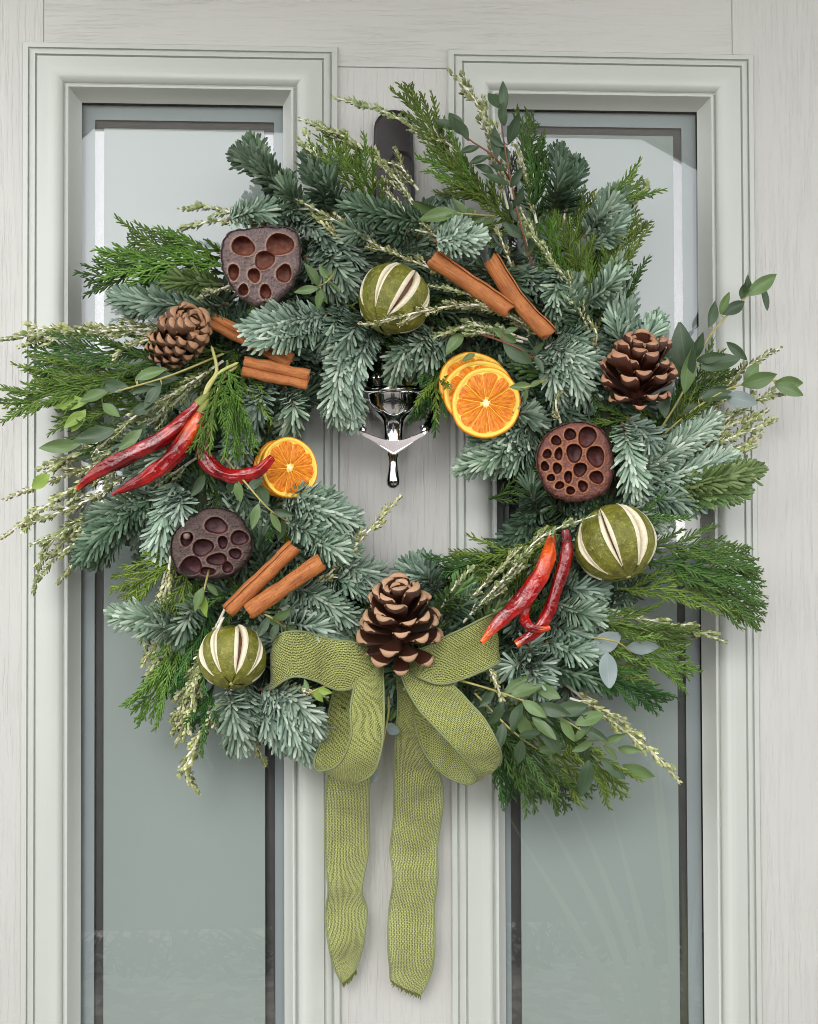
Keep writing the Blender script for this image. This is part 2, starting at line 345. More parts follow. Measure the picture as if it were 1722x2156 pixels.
tag(link('ground_cover_plants', make_mesh('ground_cover_plants', VV, F, [PLM])), kind='stuff')
gc = thing('grass_clump', (.55, -.95, -1.5), 'tall strap leaved garden grass growing in the gravel', 'plant')
GRM = simple('strap_leaf', (.30, .36, .16), .5, 0, .3, 8)
for k in range(16):
    a = random.uniform(-1, 1); tipx = a*.34; hh = random.uniform(.75, 1.25)
    c = catmull([(.55+a*.05, -.95, -1.5), (.55+tipx*.35, -.95+random.uniform(-.05, .05), -1.5+hh*.6), (.55+tipx, -.95+random.uniform(-.2, .2), -1.5+hh)], 14)
    wd = .011*np.sin(np.linspace(.5, 3.1, 14)); V = np.vstack([c-np.array([1, 0, 0])*wd[:, None], c+np.array([1, 0, 0])*wd[:, None]])
    link('blade', make_mesh('blade', V, [(i, i+1, 14+i+1, 14+i) for i in range(13)], [GRM]), gc)

# the photographer, seen only mirrored in the glass and the chrome
per = thing('person', (-.065, -1.62, -1.5), 'person in a blue and white striped shirt holding a phone up to the door', 'person')
SKINM = simple('skin', (.55, .33, .25), .5, 0, .08); g = G('striped_shirt'); sp = g.n('SeparateXYZ', Vector=g.co()); g.p(Base__Color=g.mix(g.math('GREATER_THAN', g.math('PINGPONG', sp.outputs['Z'], .014), .007), (.62, .64, .70), (.06, .08, .17)), Roughness=.85); SHIRT = g.m
def skin_body(name, chains, m, parent):
    import bmesh
    bm = bmesh.new(); lay = bm.verts.layers.skin.verify(); vs_ = {}
    for ch in chains:
        prev = None
        for p, r_ in ch:
            k = tuple(round(c, 4) for c in p)
            if k not in vs_: v_ = bm.verts.new(p); v_[lay].radius = (r_, r_); vs_[k] = v_
            v_ = vs_[k]
            if prev is not None and prev is not v_ and bm.edges.get((prev, v_)) is None: bm.edges.new((prev, v_))
            prev = v_
    bm.verts.ensure_lookup_table(); bm.verts[0][lay].use_root = True
    me = bpy.data.meshes.new(name); bm.to_mesh(me); bm.free(); me.materials.append(m); o = link(name, me, parent)
    md = o.modifiers.new('skin', 'SKIN'); md.use_smooth_shade = True; sb = o.modifiers.new('smooth', 'SUBSURF'); sb.levels = sb.render_levels = 2; return o
px0, py0 = -.065, -1.66
pel, wai, che, nek = (px0, py0, -.52), (px0, py0, -.32), (px0, py0+.01, -.07), (px0, py0+.02, .055)
body, shirt, trous = [[(pel, .135), (wai, .12), (che, .13), (nek, .055), ((px0, py0+.03, .14), .07), ((px0, py0+.035, .21), .085), ((px0, py0+.02, .27), .06)]], [[(pel, .15), (wai, .135), (che, .145), ((px0, py0+.02, .025), .075)]], []
body.append([((px0, py0+.03, .14), .07), ((px0, py0+.125, .155), .014)])
for sx in (-1, 1):
    sh, el, wr = (px0+sx*.185, py0+.01, -.01), (px0+sx*.26, py0+.15, -.27), (px0+sx*.075, -1.275, -.12)
    palm = (px0+sx*.052, -1.232, -.075); body.append([(che, .13), (sh, .06), (el, .042), (wr, .027), (palm, .020)])
    for q in range(4): z_ = -.085+q*.017; l = (.8, .95, 1.0, .85)[q]; body.append([(palm, .020), ((px0+sx*.048, -1.222, z_), .0085), ((px0+sx*.046, -1.216+.012*l, z_+.006), .0080), ((px0+sx*(.046-.020*l), -1.219, z_+.008), .0070)])
    body.append([(palm, .020), ((px0+sx*.038, -1.240, -.055), .0095), ((px0+sx*.022, -1.236, -.035), .0085)])
    shirt.append([(che, .145), (sh, .075), (el, .057), (tuple(np.array(wr)*.8+np.array(el)*.2), .040)])
    hip, kn_, an_ = (px0+sx*.09, py0, -.58), (px0+sx*.10, py0+.02, -1.0), (px0+sx*.10, py0-.01, -1.42)
    body.append([(pel, .135), (hip, .085), (kn_, .055), (an_, .038), ((px0+sx*.10, py0+.13, -1.47), .032)]); trous.append([(pel, .142), (hip, .096), (kn_, .068), (an_, .055)])
skin_body('body', body, SKINM, per); skin_body('shirt', shirt, SHIRT, per); skin_body('trousers', trous, simple('dark_trousers', (.035, .04, .055), .8), per)
V, F = lathe([(.098*math.sin(a)*(1.0 if a < 2 else .9), .112*math.cos(a)) for a in np.linspace(2.15, 0, 9)], np.array([px0, py0+.005, .225]), np.array([1., 0, 0]), np.array([0, 1., .25]), np.array([0, -.12, 1.]), 20); link('hair', make_mesh('hair', V, F, [simple('brown_hair', (.05, .03, .02), .6, 0, .4, 90, .5)]), per)
for sx in (-1, 1):
    V, F = lathe([(.011*math.sin(a), .011*math.cos(a)) for a in np.linspace(0, math.pi, 7)], np.array([px0+sx*.032, py0+.112, .205]), np.array([1., 0, 0]), np.array([0, 1., 0]), np.array([0, 0, 1.]), 10); link('eye', make_mesh('eye', V, F, [simple('eye_white', (.6, .6, .58), .2)]), per)
V, F = boxm(px0-.037, px0+.037, -1.2185, -1.2105, -.115, .045); ph = link('phone_body', make_mesh('phone_body', V, F, [simple('phone_black', (.012, .012, .014), .2)], smooth=False), None); bevel(ph, .003); tag(ph, 'black phone held up in both hands in front of the door', 'phone'); ph.name = 'phone'

# ------------------------------------------------------------------ knocker and hanger
kn = P(833, 830, -.02)
def polyslab(pts, y0, y1):
    n = len(pts); V = [P(u, v, y0) for u, v in pts]+[P(u, v, y1) for u, v in pts]
    return V, [tuple(range(n)), tuple(range(2*n-1, n-1, -1))]+[(i, n+i, n+(i+1) % n, (i+1) % n) for i in range(n)]
def smoothpoly(pts, n=60):
    c = catmull([p for p in pts]+[pts[0]], n+1); return [tuple(p) for p in c[:-1]]
kr = tag(bpy.data.objects.new('door_knocker', None), 'chrome urn shaped door knocker in the middle of the door'); col.objects.link(kr); kr.parent = door; kr.location = tuple(kn-ORG['door'])
ORG[kr.name] = kn
X, Z = np.array([1., 0, 0]), np.array([0, 0, 1.]); Yf = np.array([0, -1., 0])
ax = P(829, 1078, -.03); ax[2] = 0
def zz(v): return P(829, v, -.03)[2]
px = PX(-.03)
prof = [(0, 762), (40, 763), (60, 766), (63, 772), (63, 812), (61, 816), (66, 819), (69, 822), (68, 826), (62, 829), (58, 834), (54, 850), (47, 865), (36, 878), (27, 886), (23, 893), (21, 905), (20.5, 920), (20, 940), (0, 941)]
V, F = lathe([(r*px, zz(v)) for r, v in prof], ax, X, Yf, Z, 48, (1, .72)); V[:, 1] = np.minimum(V[:, 1], .004)
o = link('urn', make_mesh('urn', V, F, [CHROME]), kr); m = o.modifiers.new('es', 'EDGE_SPLIT'); m.split_angle = math.radians(50)
prof = [(14, 948), (13, 958), (10, 966), (9.5, 975), (11, 990), (13.5, 1003), (15, 1012), (14, 1021), (9, 1027), (0, 1029)]
px2 = PX(-.045); ax2 = P(828, 1078, -.045); ax2[2] = 0
V, F = lathe([(r*px2, P(828, v, -.045)[2]) for r, v in prof], ax2, X, Yf, Z, 28)
link('drop', make_mesh('drop', V, F, [CHROME]), kr)
arm = [(738, 835), (744, 870), (757, 898), (768, 908)]
for pts in (arm, [(918, 835), (913, 870), (900, 898), (889, 908)]):
    c = np.array([P(u, v, y) for (u, v), y in zip(pts, (-.022, -.032, -.044, -.050))]); c = catmull(c, 20)
    V, F = tube(c, np.linspace(.0050, .0046, 20), 12); link('ring_arm', make_mesh('ring_arm', V, F, [CHROME]), kr)
pts = [(751, 910)]+[tuple(p) for p in catmull([(757, 904), (800, 922), (829, 927), (858, 922), (899, 904)], 24)]+[(906, 910), (832, 958), (826, 958)]
V, F = polyslab(pts, -.056, -.044); bevel(link('striker_rim', poly_mesh('striker_rim', V, F, [CHROME]), kr), .0012)
cx, cy = 828.5, 926; pts2 = [(cx+(u-cx)*.86, cy+(v-cy)*.74+1.5) for u, v in pts]
V, F = polyslab(pts2, -.0575, -.050); link('striker_face', poly_mesh('striker_face', V, F, [CHROME_DARK]), kr)
# hanger
hg = thing('wreath_hanger', P(830, 420, -.01), 'dark bronze rounded hanger hook on the door above the wreath', 'hanger')
def capsule(x0, x1, vt, vb, y0, y1, name, bv):
    r = (x1-x0)/2; cxx = (x0+x1)/2; pts = [(cxx-r*math.cos(a), vt+r*1.0-r*1.0*math.sin(a)) for a in np.linspace(0, math.pi, 18)]+[(x1+3, vb), (x0-3, vb)]
    V, F = polyslab(pts, y0, y1); return bevel(link(name, poly_mesh(name, V, F, [BRONZE], smooth=False), hg), bv, 3)
capsule(787, 870, 231, 470, -.007, -.0003, 'back_plate', .003)
capsule(820, 872, 318, 500, -.016, -.0072, 'hook', .004)

# ------------------------------------------------------------------ the wreath: base ring and foliage
wreath = thing('wreath', P(850, 1560, -.05), 'round evergreen wreath of fir, cedar, heath and eucalyptus hanging on the grey door', 'wreath')
CU, CV = 852, 985
def pts3(pts, y0, y1, bulge=0.0):
    n = len(pts); out = []
    for i, p in enumerate(pts):
        t = i/(n-1); y = p[2] if len(p) > 2 else y0+(y1-y0)*t-bulge*4*t*(1-t)
        out.append(P(p[0], p[1], y))
    return np.array(out)
def keep_off_door(V, lim=-.0165): V[:, 1] = np.minimum(V[:, 1], lim-(V[:, 1]-lim)*.05*(V[:, 1] > lim)); return V
NT = np.array([0, .25, .88, 1.0]); NW = np.array([.60, .95, 1.0, .50])
def needles_on(c, L, dens, width, r, fan=1.0, tipn=14, start=.03):
    ln = clen(c); T, N, B = frames(c, r.uniform(-.30, .30)); k = len(c)-1
    rows = np.array([(-95, 63, .0), (95, 63, .5), (-76, 57, .5), (76, 57, 0), (-52, 47, .25), (52, 47, .75), (-18, 28, .1), (20, 28, .6)]); step = 8/dens; m_ = max(4, int(ln/step)); S_, PH, AA = [], [], []
    for ph_, a_, of_ in rows:
        S_.append(np.clip(start+(np.arange(m_)+of_+r.normal(0, .16, m_))/m_*(1-start), 0, 1)); PH.append(r.normal(ph_, 7, m_)); AA.append(r.normal(a_, 4.5, m_))
    S_.append(np.ones(7)); PH.append(np.array([-100, 100, -60, 60, -30, 30, 0.])); AA.append(r.normal(42, 6, 7))
    s, phi, a = np.concatenate(S_), np.radians(np.concatenate(PH)*fan), np.concatenate(AA); n = len(s); side = np.abs(phi) > .9
    f = s*k; i = np.minimum(f.astype(int), k-1); w_ = (f-i)[:, None]
    pos = c[i]*(1-w_)+c[i+1]*w_; t = T[i]; nn = N[i]; b = B[i]
    a = np.radians(np.clip(a*(1-.50*np.clip((s-.88)/.12, 0, 1)**1.4), 8, 80))
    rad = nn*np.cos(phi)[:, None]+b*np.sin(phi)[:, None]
    d0 = norm(t*np.cos(a)[:, None]+rad*np.sin(a)[:, None])
    d1 = norm(d0+nn*r.normal(.24, .10, n)[:, None]+t*r.normal(.34, .10, n)[:, None]+r.normal(0, .045, (n, 3)))
    Ln = L*r.normal(1, .13, n)*(1-.30*np.clip((s-.75)/.25, 0, 1)**2)*(.75+.25*np.clip(s/.15, 0, 1))
    tt = NT[None, :, None]; C = pos[:, None]+rad[:, None]*.0008+Ln[:, None, None]*(d0[:, None]*tt+(d1-d0)[:, None]*tt*tt*.55)
    fc = norm(nn*.75+rad*.35+r.normal(0, .22, (n, 3))); W = norm(np.cross(d0, fc)); fn = norm(np.cross(W, d0))
    fs = np.where(np.sum(fn*nn, 1) > 0, 1.0, -1.0)[:, None, None]; wd = (width*.5*r.normal(1, .14, n))[:, None]*NW[None]
    A = C+W[:, None]*wd[..., None]-fs*fn[:, None]*wd[..., None]*.30; Bv = C-W[:, None]*wd[..., None]-fs*fn[:, None]*wd[..., None]*.30; M_ = C+fs*fn[:, None]*wd[..., None]*.25
    V = np.stack([A, M_, Bv], 2).reshape(-1, 3)                     # n,4,3
    o = (np.arange(n)*12)[:, None, None, None]; j = np.arange(3)[None, :, None, None]*3; q = np.arange(2)[None, None, :, None]
    F = (o+j+q+np.array([0, 1, 4, 3])[None, None, None]).reshape(-1, 4)
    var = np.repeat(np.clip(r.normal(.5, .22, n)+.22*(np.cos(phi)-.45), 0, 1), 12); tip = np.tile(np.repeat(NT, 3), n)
    return V, F, var, tip
cnt = [0]
def fir(pts, y0=-.075, y1=-.07, bulge=.02, L=.0170, dens=1950, width=.0025, m=None, fan=1.0, stem=.0017, seed=None):
    cnt[0] += 1; r = np.random.default_rng(1000+cnt[0]); m = m or FIR
    c = catmull(pts3(pts, y0, y1, bulge), 24); k = len(c)
    V, F = tube(c, np.linspace(stem, stem*.55, k), 6)
    s = link('fir_sprig', make_mesh('fir_sprig', keep_off_door(V), F, [TWIG]), wreath)
    V, F, var, tip = needles_on(c, L, dens, width, r, fan)
    nd = link('needles', make_mesh('needles', keep_off_door(V), F, [m], smooth=True, var={'var': var, 'tip': tip}), s, kind='stuff'); return s
def strand_pts(p0, d, n0, ln, droop, k=7):
    t = np.linspace(0, 1, k)[None, :, None]
    return p0[:, None]+d[:, None]*(ln[:, None, None]*t)+n0[:, None]*(droop[:, None, None]*ln[:, None, None]*t*t)
def cedar(pts, y0=-.06, y1=-.055, bulge=.02, m=None, maxlen=.050, th=.00098, gap=.0078, ang=27, tw=None, side_bias=None):
    cnt[0] += 1; r = np.random.default_rng(3000+cnt[0]); m = m or CEDAR
    c = catmull(pts3(pts, y0, y1, bulge), 30); T, N, B = frames(c, r.uniform(-.45, .45) if tw is None else tw); ln = clen(c)
    S1, S2 = [], []
    nb = max(6, int(ln/gap)); ss = np.linspace(.06, .985, nb)
    i = np.clip((ss*29).astype(int), 0, 29); sg = np.where(np.arange(nb) % 2 == 0, 1.0, -1.0)
    if side_bias: sg = np.where(r.random(nb) < .5+.5*abs(side_bias), np.sign(side_bias), sg)
    a = np.radians(r.normal(ang, 5, nb))*(1-.35*ss)
    d = norm(T[i]*np.cos(a)[:, None]+B[i]*(sg*np.sin(a))[:, None]+N[i]*r.normal(.05, .12, nb)[:, None])
    L1 = np.minimum(maxlen, (ln*(1-ss)*.85+.007))*r.uniform(.75, 1.1, nb)*np.clip(.45+ss*1.6, 0, 1)
    C1 = strand_pts(c[i], d, T[i], L1, r.normal(.16, .06, nb), 11); S1.append(C1)
    p2, d2, l2, n2 = [], [], [], []
    for b in range(nb):
        ns = int(L1[b]/.0026)
        if ns < 2: continue
        for q, u in enumerate(np.linspace(.12, .93, ns)):
            ix = int(u*10); td = norm(C1[b][min(10, ix+1)]-C1[b][max(0, ix-1)]); bb = norm(np.cross(td, N[i[b]])); sgn = 1 if q % 2 else -1
            aa = math.radians(r.normal(29, 5)); p2.append(C1[b][ix]); d2.append(norm(td*math.cos(aa)+bb*sgn*math.sin(aa)+N[i[b]]*r.normal(.08, .12)))
            l2.append(min(.0105, .24*L1[b]+.003)*(1-.5*u)*r.uniform(.8, 1.25)); n2.append(td)
    parts = []; var = []; tip = []
    def add(C, rad):
        n, k, _ = C.shape; R_ = rad*np.tile(np.where(np.arange(k) % 2 == 0, 1.12, .72), (n, 1)); R_ *= np.linspace(1.05, .8, k)[None]
        V, F = tubes(C, R_, 4); parts.append((keep_off_door(V), F)); v = np.clip(r.normal(.5, .17, n), 0, 1)
        bumpv = np.tile(np.where(np.arange(k) % 2 == 0, .12, -.12), n)
        var.append(np.repeat(np.repeat(v, k)+bumpv, 4)); tip.append(np.tile(np.repeat(np.linspace(0, 1, k), 4), n))
    add(C1, th*1.05)
    if p2: add(strand_pts(np.array(p2), np.array(d2), np.array(n2), np.array(l2), np.full(len(p2), .12), 7), th*.92)
    mc = c[None]; n_m = catmull(c, 61)[None]; add(n_m, th*1.35)
    V, F = merge(parts)
    return link('cedar_sprig', make_mesh('cedar_sprig', V, F, [m], smooth=True, var={'var': np.clip(np.concatenate(var), 0, 1), 'tip': np.concatenate(tip)}), wreath)
def heath(pts, y0=-.09, y1=-.06, bulge=.015, m=None, twigs=.65, L=.0058, stem=.0014, dens=950, w=.0027, twl=.018):
    cnt[0] += 1; r = np.random.default_rng(5000+cnt[0]); m = m or HEATH
    c = catmull(pts3(pts, y0, y1, bulge), 40); ln = clen(c); T, N, B = frames(c)
    axes = [(c, stem)]
    nt_ = int(ln/.011*twigs); sg = 1
    for s in np.linspace(.08, .80, max(nt_, 1)) if nt_ else []:
        i = int(s*39); sg = -sg; a = math.radians(r.normal(24, 6)); l = min(twl, ln*(1-s)*.6)*r.uniform(.5, 1.1)
        d = norm(T[i]*math.cos(a)+(B[i]*sg*r.uniform(.6, 1)+N[i]*r.normal(.25, .4))*math.sin(a))
        axes.append((catmull(np.array([c[i], c[i]+d*l*.5, c[i]+norm(d+T[i]*.35)*l]), 14), stem*.62))
    st = [tube(cc, np.linspace(rr, rr*.5, len(cc)), 5) for cc, rr in axes]
    V, F = merge(st); so_ = link('heath_sprig', make_mesh('heath_sprig', keep_off_door(V), F, [HSTEM]), wreath)
    VV, var, tip = [], [], []
    for q, (cc, rr) in enumerate(axes):
        l = clen(cc); n = int(l*dens*(1 if q else .75)); T2, N2, B2 = frames(cc); s = np.sort(r.uniform(.12 if q else .1, 1, n)); k = len(cc)-1
        f = s*k; i = np.minimum(f.astype(int), k-1); pos = cc[i]*(1-(f-i))[:, None]+cc[i+1]*(f-i)[:, None]
        ph = np.arange(n)*2.4+r.normal(0, .3, n); rad = N2[i]*np.cos(ph)[:, None]+B2[i]*np.sin(ph)[:, None]
        a = np.radians(r.normal(33, 8, n)*(1-.5*np.clip((s-.85)/.15, 0, 1))); d = norm(T2[i]*np.cos(a)[:, None]+rad*np.sin(a)[:, None])
        LL = L*r.uniform(.7, 1.15, n)*(1-.35*np.clip((s-.8)/.2, 0, 1)); W = norm(np.cross(d, rad)); up = np.cross(W, d); wd = (w*.5*r.uniform(.8, 1.2, n))[:, None]
        up = rad-d*np.sum(rad*d, 1)[:, None]
        b0 = pos+rad*rr*.6; L3 = LL[:, None]
        VV.append(np.stack([b0, b0+d*L3*.38+W*wd-up*wd*.2, b0+d*L3*.8+W*wd*.75-up*wd*.1, b0+d*L3-up*L3*.12, b0+d*L3*.8-W*wd*.75-up*wd*.1, b0+d*L3*.38-W*wd-up*wd*.2, b0+d*L3*.55+up*wd*.55], 1).reshape(-1, 3))
        v = np.clip(r.normal(.45, .2, n), 0, 1); var.append(np.repeat(v, 7)); tip.append(np.tile([0, .3, .8, 1, .8, .3, .2], n))
    V = np.vstack(VV); n = len(V)//7; o = (np.arange(n)*7)[:, None, None]
    F = (o+np.array([[0, 1, 2, 6], [6, 2, 3, 4], [0, 6, 4, 5]])[None]).reshape(-1, 4)
    link('leaves', make_mesh('leaves', keep_off_door(V), F, [m], smooth=True, var={'var': np.concatenate(var), 'tip': np.concatenate(tip)}), so_, kind='stuff'); return so_
# eucalyptus: every leaf an object; a few shared leaf meshes per colour and shape
def leaf_mesh(m, ratio, curl, fold, pointy):
    nu, nv = 9, 5; V, uv = [], []
    for i in range(nu):
        t = i/(nu-1); hw = ratio*.5*(math.sin(math.pi*min(1, (t*.97+.015)))**pointy)*(1.12-.28*t)
        for j in range(nv):
            q = (j/(nv-1)*2-1); V.append((t, q*hw, curl*t*t+fold*abs(q)*hw+.02*math.sin(t*7+q*2))); uv.append((t, j/(nv-1)))
    F = [(i*nv+j, (i+1)*nv+j, (i+1)*nv+j+1, i*nv+j+1) for i in range(nu-1) for j in range(nv-1)]
    return make_mesh('leaf', V, F, [m], smooth=True, uv=uv)
LEAFM = {}
for nm, mm in (('g', EUC), ('d', EUCD), ('y', EUCY), ('s', EUCG)):
    LEAFM[nm] = [leaf_mesh(mm, rt_, cu_, fo_, po_) for rt_, cu_, fo_, po_ in ((.42, -.12, .30, .85), (.36, .10, .35, .9), (.46, -.22, .22, .8), (.38, -.05, .5, .85))] if nm != 's' else [leaf_mesh(mm, .62, -.05, .12, .62), leaf_mesh(mm, .55, .1, .2, .62)]
def put_leaf(parent, base, d, face, length, kind, r):
    x = norm(d); z = norm(face-x*np.dot(face, x)); y = np.cross(z, x)
    M_ = Matrix(((x[0], y[0], z[0], base[0]), (x[1], y[1], z[1], base[1]), (x[2], y[2], z[2], base[2]), (0, 0, 0, 1))) @ Matrix.Scale(length, 4)
    ms = LEAFM[kind]; return place('leaf', ms[int(r.integers(len(ms)))], M_, parent)
def euc(stem_pts, leaves, y0=-.085, y1=-.06, bulge=.028, sm=None, stem=.0011):
    """leaves: (u0, v0, u1, v1, kind[, dy]) base and tip of each leaf as seen"""
    cnt[0] += 1; r = np.random.default_rng(7000+cnt[0])
    c3 = pts3(stem_pts, y0, y1, bulge); c = catmull(c3, 30)
    parts = [tube(c, np.linspace(stem, stem*.55, 30), 6)]
    so_ = None; jobs = []
    for lf in leaves:
        u0, v0, u1, v1, kd = lf[:5]; dy = lf[5] if len(lf) > 5 else r.uniform(-.014, .012)
        # nearest stem point gives the depth of the leaf's base
        uvd = [np.hypot(*(np.array(proj(p))-(u0, v0))) for p in c]; i = int(np.argmin(uvd)); yb = c[i][1]
        b = P(u0, v0, yb); t = P(u1, v1, min(yb+dy, -.03)); jobs.append((b, t, kd))
        if .0015 < np.linalg.norm(b-c[i]) < .008: parts.append(tube(np.linspace(c[i], b, 4), np.full(4, .0006), 5))
    V, F = merge(parts); so_ = link('eucalyptus_sprig', make_mesh('eucalyptus_sprig', V, F, [sm or ESTEM]), wreath)
    for b, t, kd in jobs:
        put_leaf(so_, b, t-b, np.array([r.normal(0, .45), -1, r.normal(.1, .4)]), np.linalg.norm(t-b), kd, r)
    return so_
def proj(p):
    d = np.asarray(p)-CAM; z = d@Fw; return 861+FPX*(d@Rt)/z, 1078-FPX*(d@Up)/z
# base ring of moss and twigs
NR, NC = 72, 14; V = []
for i in range(NR):
    a = 2*math.pi*i/NR; ctr = P(CU+380*math.cos(a), CV+380*math.sin(a), -.034); e = norm(P(CU+400*math.cos(a), CV+400*math.sin(a), -.048)-ctr)
    for j in range(NC):
        b = 2*math.pi*j/NC; rr = 1+.25*mnoise.noise(Vector((math.cos(a)*6, math.sin(a)*6, b*1.5)))
        V.append(ctr+e*.048*rr*math.cos(b)+np.array([0, -1., 0])*.015*rr*math.sin(b))
F = [(i*NC+j, i*NC+(j+1) % NC, ((i+1) % NR)*NC+(j+1) % NC, ((i+1) % NR)*NC+j) for i in range(NR) for j in range(NC)]
link('base_ring', make_mesh('base_ring', V, F, [simple('moss_base', (.028, .035, .014), .95, 0, .6, 120, .8)]), wreath)
def ring(a_deg, r): a = math.radians(a_deg); return CU+r*math.cos(a), CV+r*.985*math.sin(a)
def wob(r_): return rng.normal(0, r_)
# filler fir and cedar, swirling clockwise round the ring under the named sprigs
for a in np.arange(0, 360, 5.0):
    for rr, yy, off in ((300, -.050, -25), (365, -.062, 0), (440, -.064, 15), (505, -.048, 40)):
        a0 = a+wob(3); r0 = rr+wob(16); th = math.radians(a0+90+180*(rng.random() < .35)); ln = rng.uniform(110, 170)
        u, v = ring(a0, r0); du, dv = math.cos(th), math.sin(th); ou, ov = math.cos(math.radians(a0)), math.sin(math.radians(a0)); o_ = (off+wob(26))/100
        if rr < 350: ln *= .8
        q = rng.random(); pp = [(u-du*ln*.5, v-dv*ln*.5), (u, v), (u+du*ln*.5+ou*ln*o_*.6, v+dv*ln*.5+ov*ln*o_*.6)]
        if q < .10: cedar(pp, yy+.010, yy-.004, .012, m=CEDARD if q < .06 else CEDAR, gap=.0085)
        else: fir(pp, yy+.012, yy-.004, .012, m=FIRD if q < .72 else (FIRG if q < .80 else FIR), dens=1500)

